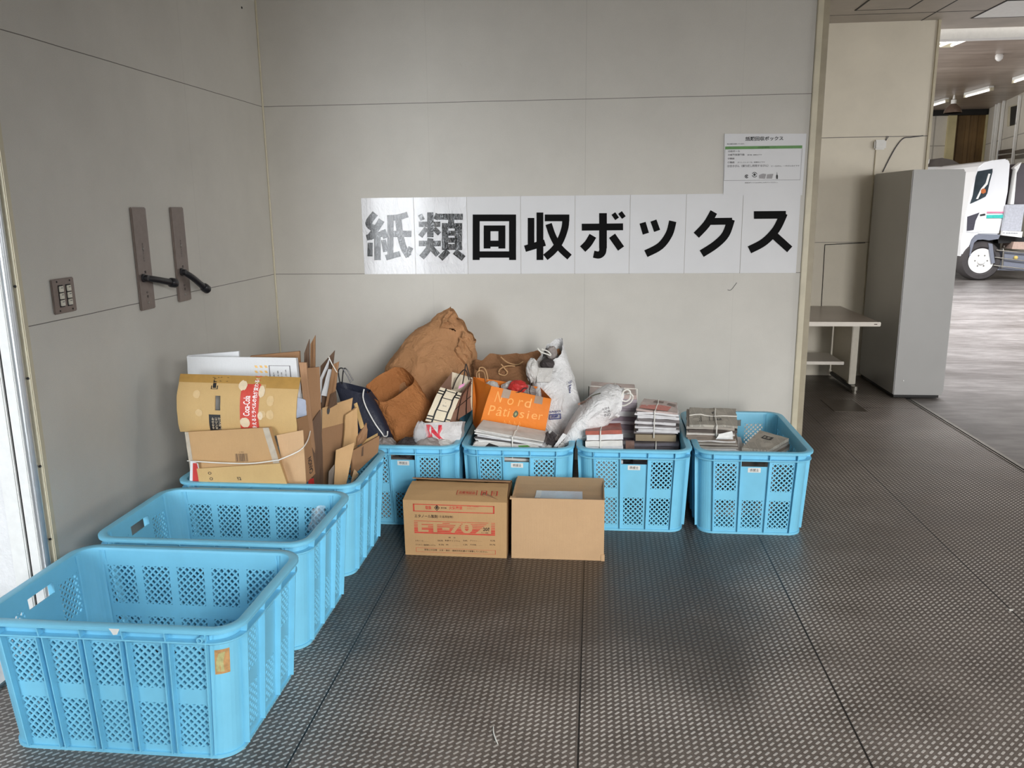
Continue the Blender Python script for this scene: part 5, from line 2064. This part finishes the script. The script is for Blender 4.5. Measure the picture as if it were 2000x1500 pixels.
# ------------------------------------------------------------------ recess: desk, cabinet, sensor
M_grey = mat('grey_steel_cabinet', (166, 166, 165), .42, .25, .03, 3, .03, 200)
M_desk = mat('desk_top_grey', (150, 140, 132), .3, 0, .06, 12)
M_desked = mat('desk_edge_white', (224, 218, 208), .4, 0, .03)
M_desksteel = mat('desk_steel_beige', (206, 200, 186), .42, .1, .04)
t = thing('steel_cabinet', 'tall grey steel cabinet standing at the right of the recess, its side to the camera', 'cabinet', (4.27, 2.09, 0))
MB().span((4.092, 1.678, .03), (4.446, 2.50, 1.677)).build('cabinet_body', M_grey, t, bevel=.006)
MB().span((4.105, 1.70, .007), (4.43, 2.48, .03)).build('plinth', M_black, t)
MB().span((4.446, 1.70, .05), (4.462, 2.085, 1.66)).build('cabinet_door', M_grey, t, bevel=.002)
MB().span((4.446, 2.095, .05), (4.462, 2.48, 1.66)).build('cabinet_door', M_grey, t, bevel=.002)
MB().lathe((4.158, 1.678, .14), (0, -1, 0), [(.005, 0), (.004, .002), (0, .0025)], 10).build('white_plug', M_white, t)
t = thing('computer_desk', 'low grey topped desk with a shelf below, half hidden behind the end of the wall', 'desk', (3.5, 2.0, 0))
MB().span((2.75, 1.535, .583), (3.905, 2.515, .603)).build('desk_top', M_desk, t, bevel=.004)
MB().span((2.75, 1.522, .572), (3.91, 1.536, .604)).build('edge_strip', M_desked, t, bevel=.004)
mb = MB()
patch(mb, lambda a, b: V((a, 1.5212, b)), 3.862, .585, 3.884, .591)
mb.build('nameplate', M_brownink, t)
for x in (2.95, 3.866):
    MB().span((x - .026, 1.93, .055), (x + .026, 1.985, .555)).span((x - .016, 1.938, .555), (x + .016, 1.977, .583)).build('leg', M_desksteel, t, bevel=.004)
    MB().span((x - .005, 1.985, .055), (x + .005, 2.50, .575)).build('side_panel', M_desksteel, t)
    ft = MB().span((x - .024, 1.84, .022), (x + .024, 2.46, .055)).build('foot', M_grip, t, bevel=.006)
    MB().lathe((x, 1.855, .0), (0, 0, 1), [(.020, 0), (.020, .02), (.026, .024), (.026, .056), (.0, .06)], 14).build('foot_cap', M_steel, ft, smooth=True)
MB().span((2.96, 1.98, .205), (3.80, 2.40, .225)).span((2.96, 1.966, .203), (3.805, 1.982, .228)).build('lower_shelf', M_desked, t, bevel=.002)
t = thing('wall_sensor_box', 'small white box on the far cream wall above the cabinet', 'sensor box', (4.11, 2.55, 1.91))
MB().span((4.078, 2.520, 1.868), (4.172, 2.549, 1.945)).build('case', M_white, t, bevel=.012)
MB().tube([(4.10, 2.545, 1.868), (4.098, 2.545, 1.66), (4.098, 2.545, .62)], .004, 6).build('cable', M_cream, t)
MB().tube([(4.168, 2.545, 1.94), (4.178, 2.543, 1.975)], .0025, 6).tube([(4.172, 2.545, 1.94), (4.190, 2.543, 1.972)], .0025, 6).build('wire_end', M_greyp, t)
MB().tube(spline([at(x, y, 2.546) for x, y in ((1803, 265), (1780, 268), (1765, 270), (1752, 284), (1738, 308), (1724, 336))], 6), .0045, 6).build('cable', M_greyp, None, smooth=True, label='thin dark cable curling down the far cream wall towards the cabinet top', category='cable')
mb = MB()
for a, b in (((1611, 478), (1690, 474)), ((1611, 478), (1604, 600))):
    p, q = at(*a, 2.5475), at(*b, 2.5475)
    mb.tube([p, q], .003, 5)
o = mb.build('trim_8', M_ink)
o['kind'] = 'structure'
o = MB().span((3.55, 1.25, .0005), (3.78, 1.62, .003)).build('trim_9', mat('floor_hatch', (84, 76, 68), .4, .3))
o['kind'] = 'structure'

# ------------------------------------------------------------------ truck hall
ZH = 3.8
M_hallceil = N('hall_ceiling_boards')
f = M_hallceil.noise(.8, 5, .6)
mp = M_hallceil.node('ShaderNodeMapping')
mp.inputs['Scale'].default_value = (.25, 3.0, 1)
M_hallceil.link(M_hallceil.co(), mp.inputs[0])
g2 = M_hallceil.noise(2.2, 4, .6, vec=mp.outputs[0])
c = M_hallceil.ramp(f, [(.3, lin((150, 134, 122))), (.7, lin((190, 176, 164)))])
M_hallceil.color(M_hallceil.mix(M_hallceil.ramp(g2, [(.45, .4), (.6, 0.0)]), c, lin((126, 110, 100))))
M_hallceil.b.inputs['Roughness'].default_value = .35
struct(MB().span((4.6, 7.6, ZH), (30, 20, ZH + .2)), 'ceiling_hall', M_hallceil.m)
M_conc = wall_material('stained_concrete_panel', (214, 208, 196), [(2, 2.9, .012, .5), (0, 10.75, .02, .4), (0, 10.2, .012, .3)], 0)
M_brownpanel = mat('brown_steel_shutter', (112, 88, 56), .5, .1, .35, .9)
M_olive = mat('olive_cream_column', (196, 184, 142), .5, 0, .15, 2)
struct(MB().span((2.0, 19.0, 0), (11.05, 19.3, ZH)), 'wall_hall_back', M_conc)
struct(MB().span((11.05, 18.9, 0), (11.25, 19.3, ZH)).span((12.02, 18.9, 0), (12.25, 19.3, ZH)), 'pillar_1', M_olive)
sh = MB()
for k in range(8):
    sh.span((11.25 + k * .0965, 19.05 - .02 * (k % 2), 0), (11.25 + (k + 1) * .0965, 19.3, ZH - .12))
struct(sh, 'door_2', M_brownpanel)
struct(MB().span((9.5, 18.85, ZH - .14), (12.0, 19.0, ZH)), 'beam_1', M_black)
# right hand hall wall runs towards the camera
pa, pb = atz(1943, 207, ZH), atz(2000, 180, ZH)
dirw = (pb - pa).normalized()
dirw.z = 0
pe = pa + dirw * 9
nrm = V((dirw.y, -dirw.x, 0)) * -.25


def hw(s, z, off=0):
    p = pa + dirw * s
    return V((p.x, p.y, z)) - nrm.normalized() * off


HWY = lambda px, py, off=0.0: None


def on_wall(px, py, off=.0):
    """photo pixel dropped on the right hand hall wall"""
    d = _fwd * FPX + RT * (px - 1000) - UP * (py - 750)
    n = V((dirw.y, -dirw.x, 0)).normalized()
    if n.dot(CAM - pa) < 0:
        n = -n
    o = pa + n * off
    t_ = (o - CAM).dot(n) / d.dot(n)
    return CAM + d * t_


n_out = V((dirw.y, -dirw.x, 0)).normalized()
if n_out.dot(CAM - pa) < 0:
    n_out = -n_out
mb = MB()
mb.prism([hw(-.6, 0), hw(7, 0), hw(7, ZH), hw(-.6, ZH)], -n_out * .3)
struct(mb, 'wall_hall_right', M_conc)
mb = MB()
for px in (1948, 1953, 1962, 1992):
    a, b = on_wall(px, 190, .04), on_wall(px - 10, 320, .04)
    b.x, b.y = a.x, a.y
    mb.box(((a + V((a.x, a.y, 0))) / 2), (.05, .05, a.z * 1.02))
struct(mb, 'trim_10', M_white)
t = thing('window_opening', 'small dark window high in the white hall wall', 'window', on_wall(1978, 228))
t['kind'] = 'structure'
t.name = 'window_1'
mb = MB()
q = [on_wall(*p, .02) for p in ((1969, 247), (1986, 244), (1988, 204), (1972, 208))]
mb.prism(q, n_out * .03)
mb.build('window_frame', M_cream, t)
mb = MB()
q = [on_wall(*p, .055) for p in ((1973, 246), (1985, 243), (1987, 206), (1975, 209))]
mb.prism(q, n_out * .01)
mb.build('dark_pane', M_black, t)
t = thing('window_2', 'row of low dark windows in the white hall wall behind the nearer truck', 'window', on_wall(1980, 300))
t['kind'] = 'structure'
for a, b in ((1952, 1980), (1985, 2006)):
    for y0, y1 in ((294, 301), (304, 311)):
        mb = MB()
        mb.prism([on_wall(*p, .02) for p in ((a, y1), (b, y1 - 3), (b, y0 - 4), (a, y0))], n_out * .03)
        mb.build('dark_pane', mat('dark_glass', (58, 52, 56), .2), t)
# lamps on the hall ceiling
em = N('lamp_tube')
em.b.inputs['Emission Color'].default_value = (1, .97, .92, 1)
em.b.inputs['Emission Strength'].default_value = 3.0
M_tube = em.m


def ceiling_tube(a, b, label, tubes=1, gap=.09):
    p, q = atz(*a, ZH - .06), atz(*b, ZH - .06)
    t = thing('fluorescent_lamp', label, 'ceiling lamp', ((p + q) / 2), 'fluorescent lamps on the hall ceiling')
    d = (q - p).normalized()
    s = V((-d.y, d.x, 0)).normalized()
    c = (p + q) / 2
    L = (q - p).length
    R = Matrix((d, s, V((0, 0, 1)))).transposed()
    MB().box(c + V((0, 0, .032)), (L * .96, .10 + gap * (tubes - 1), .05), R).build('housing', M_white, t)
    for k in range(tubes):
        o = s * gap * (k - (tubes - 1) / 2)
        MB().tube([p + o - V((0, 0, .02)), q + o - V((0, 0, .02))], .018, 10).build('tube', M_tube, t, smooth=True)
    for e in (p, q):
        MB().box(e - V((0, 0, .012)), (.04, .07 + gap * (tubes - 1), .06), R).build('lamp_holder', M_cream, t)


ceiling_tube((1836, 87), (1868, 74), 'cluster of three bright lamp tubes nearest the white beam', 3, .16)
ceiling_tube((1886, 187), (1937, 173), 'single tube lamp right of the hanging bell lamp')
ceiling_tube((1800, 211), (1850, 196), 'tube lamp left of the hanging bell lamp, cut off by the cream wall')
ceiling_tube((1981, 158), (2030, 142), 'tube lamp at the right edge of the picture')
pc = atz(1864, 186, ZH)
dist = (pc - CAM).dot(_fwd)
k = dist / FPX
t = thing('pendant_lamp', 'bell shaped hanging lamp glowing below, under the hall ceiling', 'ceiling lamp', pc)
MB().tube([pc, pc - V((0, 0, .14))], .012, 8).build('stem', M_white, t)
c0 = pc - V((0, 0, 33 * k))
sh_prof = [(16.5 * k, 0), (15.5 * k, 4 * k), (12.5 * k, 10 * k), (7 * k, 15 * k), (5 * k, 17 * k)]
mb = MB().lathe(c0, (0, 0, 1), sh_prof + [(4.5 * k, 16.5 * k)] + [(r - .6 * k, h) for r, h in sh_prof[::-1][1:]], 24)
mb.build('lamp_shade', mat('brown_enamel', (122, 104, 92), .3, .3), t, smooth=True)
MB().lathe(c0, (0, 0, 1), [(5 * k, 17 * k), (5 * k, 24 * k), (2.5 * k, 26 * k), (1.5 * k, 33 * k)], 14).build('socket', M_white, t, smooth=True)
MB().lathe(c0, (0, 0, 1), [(0, 1.0 * k), (5 * k, 2.5 * k), (6 * k, 6 * k), (3 * k, 12 * k)], 16).build('bulb', M_tube, t, smooth=True)
pd = atz(1952, 106, ZH)
MB().lathe(pd, (0, 0, -1), [(.05, 0), (.06, .02), (.055, .07), (.03, .10), (0, .11)], 16).build('smoke_detector', M_white, None, smooth=True, label='small white round detector on the hall ceiling', category='detector')

# ------------------------------------------------------------------ nearer truck
M_truck = mat('white_truck_paint', (240, 241, 243), .25, 0, .01, 2)
M_tgrey = mat('grey_truck_plastic', (120, 124, 136), .5, 0, .05)
M_tyre = mat('tyre_rubber', (66, 62, 62), .8, 0, .15, 8)
M_dglass = mat('truck_window_glass', (52, 62, 68), .08, 0, .5, 1.6)
M_amber = mat('amber_lens', (196, 110, 60), .25)
YT = 11.6
tk = lambda x, y, Y=YT: at(1860 + x / 10.714, 300 + y / 10.714, Y)   # close-up of the cab
tw = lambda x, y, Y=YT: at(1860 + x / 10.714, 420 + y / 10.714, Y)   # close-up of the wheel
t = thing('truck', 'white truck with pink and turquoise stripes, cut off by the right edge', 'truck', tw(640, 1360) - V((0, 0, 0)))
DEP = V((0, 2.15, 0))
prof = [tw(255, 980), tw(205, 960), tw(205, 520), tw(255, 380), tk(300, 1290), tk(330, 1180), tk(390, 900), tk(470, 560), tk(520, 370), tk(590, 260), tk(700, 180), tk(860, 140), tk(1170, 105),
        tk(1240, 180), tk(1215, 500), tk(1190, 800), tk(1150, 1000), tk(1110, 1260), tw(1040, 260), tw(1000, 410), tw(760, 410), tw(560, 410), tw(460, 470), tw(400, 600), tw(355, 860), tw(310, 985)]
mb = MB()
mb.prism([p + V((0, .04, 0)) for p in prof], DEP)
mb.build('cab', M_truck, t, bevel=.02)


def trk(name, pts, m, y=.0, th=.02, parent=None):
    pts = [p + V((0, y, 0)) for p in pts]
    return MB().prism(pts, (0, th, 0)).build(name, m, parent or t)


dr = trk('cab_door', [tk(395, 1060), tk(500, 430), tk(560, 310), tk(640, 275), tk(900, 245), tk(860, 500), tk(790, 800), tk(740, 1150), tk(715, 1490), tw(700, 330), tw(470, 370), tw(300, 350), tk(320, 1300)], M_truck, .024, .03)
wn = trk('side_window', [tk(385, 1050), tk(440, 860), tk(500, 480), tk(540, 370), tk(850, 315), tk(850, 380), tk(790, 600), tk(740, 830), tk(700, 900), tk(580, 960)], M_dglass, .012, .02, dr)
trk('amber_reflector', [tk(600, 760), tk(650, 725), tk(700, 750), tk(705, 810), tk(650, 840), tk(600, 820)], M_amber, .002, .02, dr)
trk('mirror_arm', [tk(500, 950), tk(540, 950), tk(620, 780), tk(740, 640), tk(800, 420), tk(760, 420), tk(700, 620), tk(600, 740)], M_white, .002, .012, dr)
trk('corner_panel', [tw(310, 330), tk(325, 1320), tk(570, 1235), tw(490, 120), tw(450, 310)], mat('dark_grey_plastic', (70, 68, 78), .35), .006, .02)
trk('door_handle', [tk(590, 1275), tk(690, 1255), tk(695, 1290), tk(595, 1305)], M_black, .004, .02, dr)
trk('pink_stripe', [tk(735, 1215), tk(1110, 1215), tk(1105, 1245), tk(730, 1245)], mat('pink_stripe_paint', (226, 130, 160), .35), .020, .015)
trk('turquoise_stripe', [tk(728, 1285), tk(1095, 1280), tk(1080, 1350), tk(722, 1350)], mat('turquoise_stripe_paint', (64, 196, 184), .35), .020, .015)
trk('wheel_arch', [tw(350, 860), tw(380, 660), tw(430, 510), tw(500, 430), tw(580, 400), tw(1000, 410), tw(960, 500), tw(760, 530), tw(640, 510), tw(520, 520), tw(450, 580), tw(410, 720), tw(370, 860)], M_tgrey, -.01, .16)
trk('mudguard', [tw(745, 590), tw(830, 600), tw(880, 1000), tw(815, 1015)], M_tgrey, -.02, .45)
mb = MB()
mb.prism([tw(380, 940, YT + .3), tw(420, 560, YT + .3), tw(640, 500, YT + .3), tw(1000, 500, YT + .3), tw(1000, 1000, YT + .3)], (0, 1.4, 0))
mb.build('chassis', M_black, t)
wc = tw(612, 955)
R_ = (tw(612, 545).z - 0) / 2
wc = V((wc.x, YT + .02, R_))
wh = MB().lathe(wc, (0, 1, 0), [(R_ * .60, .02), (R_ * .72, -.02), (R_ * .92, -.012), (R_, .03), (R_, .27), (R_ * .9, .31), (R_ * .6, .30)], 40).build('tyre', M_tyre, t, smooth=True)
rim = MB().lathe(wc, (0, 1, 0), [(R_ * .63, .0), (R_ * .60, .015), (R_ * .56, .06), (R_ * .42, .09), (R_ * .40, .04), (R_ * .20, .02), (R_ * .19, -.03), (R_ * .12, -.05), (0, -.05)], 36).build('wheel_rim', M_white, wh, smooth=True)
mb = MB()
for k in range(8):
    th_ = 2 * math.pi * (k + .3) / 8
    mb.lathe(wc + V((math.cos(th_) * R_ * .49, .055, math.sin(th_) * R_ * .49)), (0, -1, 0), [(.032, 0), (.030, .018), (0, .0185)], 10)
mb.build('rim_hole', M_black, wh)
mb = MB()
for k in range(6):
    th_ = 2 * math.pi * k / 6
    mb.lathe(wc + V((math.cos(th_) * R_ * .30, .03, math.sin(th_) * R_ * .30)), (0, -1, 0), [(.018, 0), (.016, .03), (0, .031)], 8)
mb.build('wheel_nut', M_steel, wh)
# load bed, tool panel, guard rails
mb = MB()
mb.prism([tk(1290, 1060, YT + .1), tk(1350, 380, YT + .1), tk(1430, 220, YT + .1), tk(1800, 170, YT + .1), tk(1800, 1060, YT + .1)], (0, 2.0, 0))
mb.build('load_body', mat('dark_load_cover', (84, 78, 82), .6, 0, .1, 5), t)
mb = MB()
mb.prism([tk(1215, 1060), tk(1330, 330), tk(1290, 300), tk(1420, 200), tk(1450, 180), tk(1400, 300), tk(1350, 400), tk(1290, 1060)], (0, .12, 0))
mb.build('body_post', M_white, t)
mb = MB()
mb.prism([tk(1150, 1070, YT - .06), tk(1520, 1060, YT - .06), tw(1440, 340, YT - .06), tw(1050, 330, YT - .06)], (0, .08, 0))
pn = mb.build('grey_side_panel', mat('light_grey_panel', (188, 190, 198), .35), t)
trk('panel_frame', [tw(1030, 330), tw(1440, 345), tw(1420, 470), tw(1010, 420)], M_white, -.06, .08)
mb = MB()
fq = quad_fn([tw(1055, 390, YT - .075), tw(1370, 398, YT - .075), tw(1372, 365, YT - .075), tw(1058, 355, YT - .075)], 0)
write(mb, '⑲ 自家用貨物', fq, 0, .1, .8, 1.0, .01)
mb.build('lettering', M_tgrey, t)
mb = MB()
mb.prism([tw(1090, 740, YT + .04), tw(1700, 790, YT + .04), tw(1700, 1180, YT + .04), tw(890, 1150, YT + .04), tw(890, 960, YT + .04), tw(1060, 940, YT + .04)], (0, .5, 0))
mb.build('fuel_tank', M_tgrey, t)
for a, b in (((920, 735), (1700, 810)), ((890, 885), (1700, 985)), ((870, 1055), (1700, 1150))):
    MB().tube([tw(*a, YT - .02), tw(*b, YT - .02)], .012, 8).build('guard_rail', M_steel, t)
mb = MB().tube([tw(1085, 640, YT - .01), tw(1070, 760, YT - .01), tw(1040, 1110, YT - .01)], .018, 8)
mb.build('guard_post', M_steel, t)
MB().lathe(tw(1320, 890, YT + .03), (0, -1, 0), [(.035, 0), (.034, .03), (.02, .045), (0, .046)], 14).build('tank_cap', mat('yellow_cap', (214, 190, 110), .35), t, smooth=True)
trk('wooden_block', [tw(1245, 710), tw(1290, 560), tw(1700, 570), tw(1700, 730)], mat('pinkish_board', (190, 164, 150), .6), -.0, .4)
# dark underside between the cab and the body
trk('dark_underside', [tw(1000, 450), tw(1700, 470), tw(1700, 560), tw(1020, 600)], M_black, .1, .8)

# ------------------------------------------------------------------ farther truck behind the cabinet
YB = 14.5
tb = lambda x, y, Y=YB: at(x, y, Y)
t = thing('truck', 'second white truck mostly hidden by the grey cabinet, with a dark cover on its load', 'truck', at(1850, 500, YB))
rear = V((0, 2.1, 0))
mb = MB().prism([tb(1800, 500), tb(1890, 497), tb(1897, 440), tb(1900, 390), tb(1895, 340), tb(1892, 324), tb(1780, 327), tb(1780, 500)], rear)
mb.build('cab', M_truck, t)
mb = MB()
pts = [tb(1797, 326), tb(1822, 312), tb(1842, 308), tb(1862, 312), tb(1880, 322), tb(1882, 325)]
mb.prism([p + V((0, .05, 0)) for p in pts], V((0, 1.9, 0)))
mb.build('load_cover', mat('grey_tarpaulin', (104, 98, 94), .6, 0, .15, 4), t)
trk2 = lambda name, pts, m, y=-.02, th=.03: MB().prism([tb(*p, YB + y) for p in pts], (0, th, 0)).build(name, m, t)
trk2('cab_mirror', [(1800, 310), (1816, 311), (1815, 318), (1806, 330), (1800, 330)], M_white)
trk2('dark_gap', [(1802, 318), (1810, 318), (1806, 326), (1801, 326)], M_black, -.03)
trk2('indicator', [(1879, 420), (1886, 419), (1886, 428), (1879, 430)], mat('yellow_lens', (236, 172, 40), .25), -.04)
trk2('bumper_stripe', [(1872, 463), (1888, 463), (1888, 468), (1872, 468)], M_amber, -.04)
trk2('front_grille', [(1884, 383), (1893, 383), (1893, 389), (1883, 389)], M_tgrey, -.04)
trk2('panel_line', [(1883, 392), (1893, 392), (1893, 394), (1883, 394)], M_tgrey, -.04)
trk2('panel_line', [(1880, 401), (1890, 401), (1889, 408), (1880, 408)], M_tgrey, -.04)
wb = tb(1850, 500)
mb = MB().lathe(V((wb.x + .05, YB + .05, .42)), (0, 1, 0), [(.25, .02), (.40, -.01), (.42, .03), (.42, .26), (.3, .28)], 28)
mb.build('tyre', M_tyre, t, smooth=True)
MB().prism([tb(1800, 520, YB + .4), tb(1886, 508, YB + .4), tb(1886, 480, YB + .4), tb(1800, 480, YB + .4)], (0, 1.2, 0)).build('chassis', M_black, t)
wb2 = V((wb.x + .05, YB + 1.75, .42))
MB().lathe(wb2, (0, 1, 0), [(.25, .02), (.40, -.01), (.42, .03), (.42, .26), (.3, .28)], 28).build('tyre', M_tyre, t, smooth=True)
# small litter on the floor
p = atz(965, 1440, .004)
MB().tube(spline([p + V((-.008, .05, 0)), p + V((-.004, .02, .001)), p + V((.006, -.01, .001)), p + V((.014, -.028, 0))], 6), [.001 + .0012 * math.sin(k / 18 * 3.1) for k in range(19)], 6).build('straw_scrap', M_twine, None, label='thin pale scrap of string lying on the tread plate floor in front', category='litter')
p = atz(1974, 1191, .003)
MB().box(p, (.012, .007, .003)).build('paper_scrap', M_twine, None, label='tiny white scrap on the floor near the right edge', category='litter')
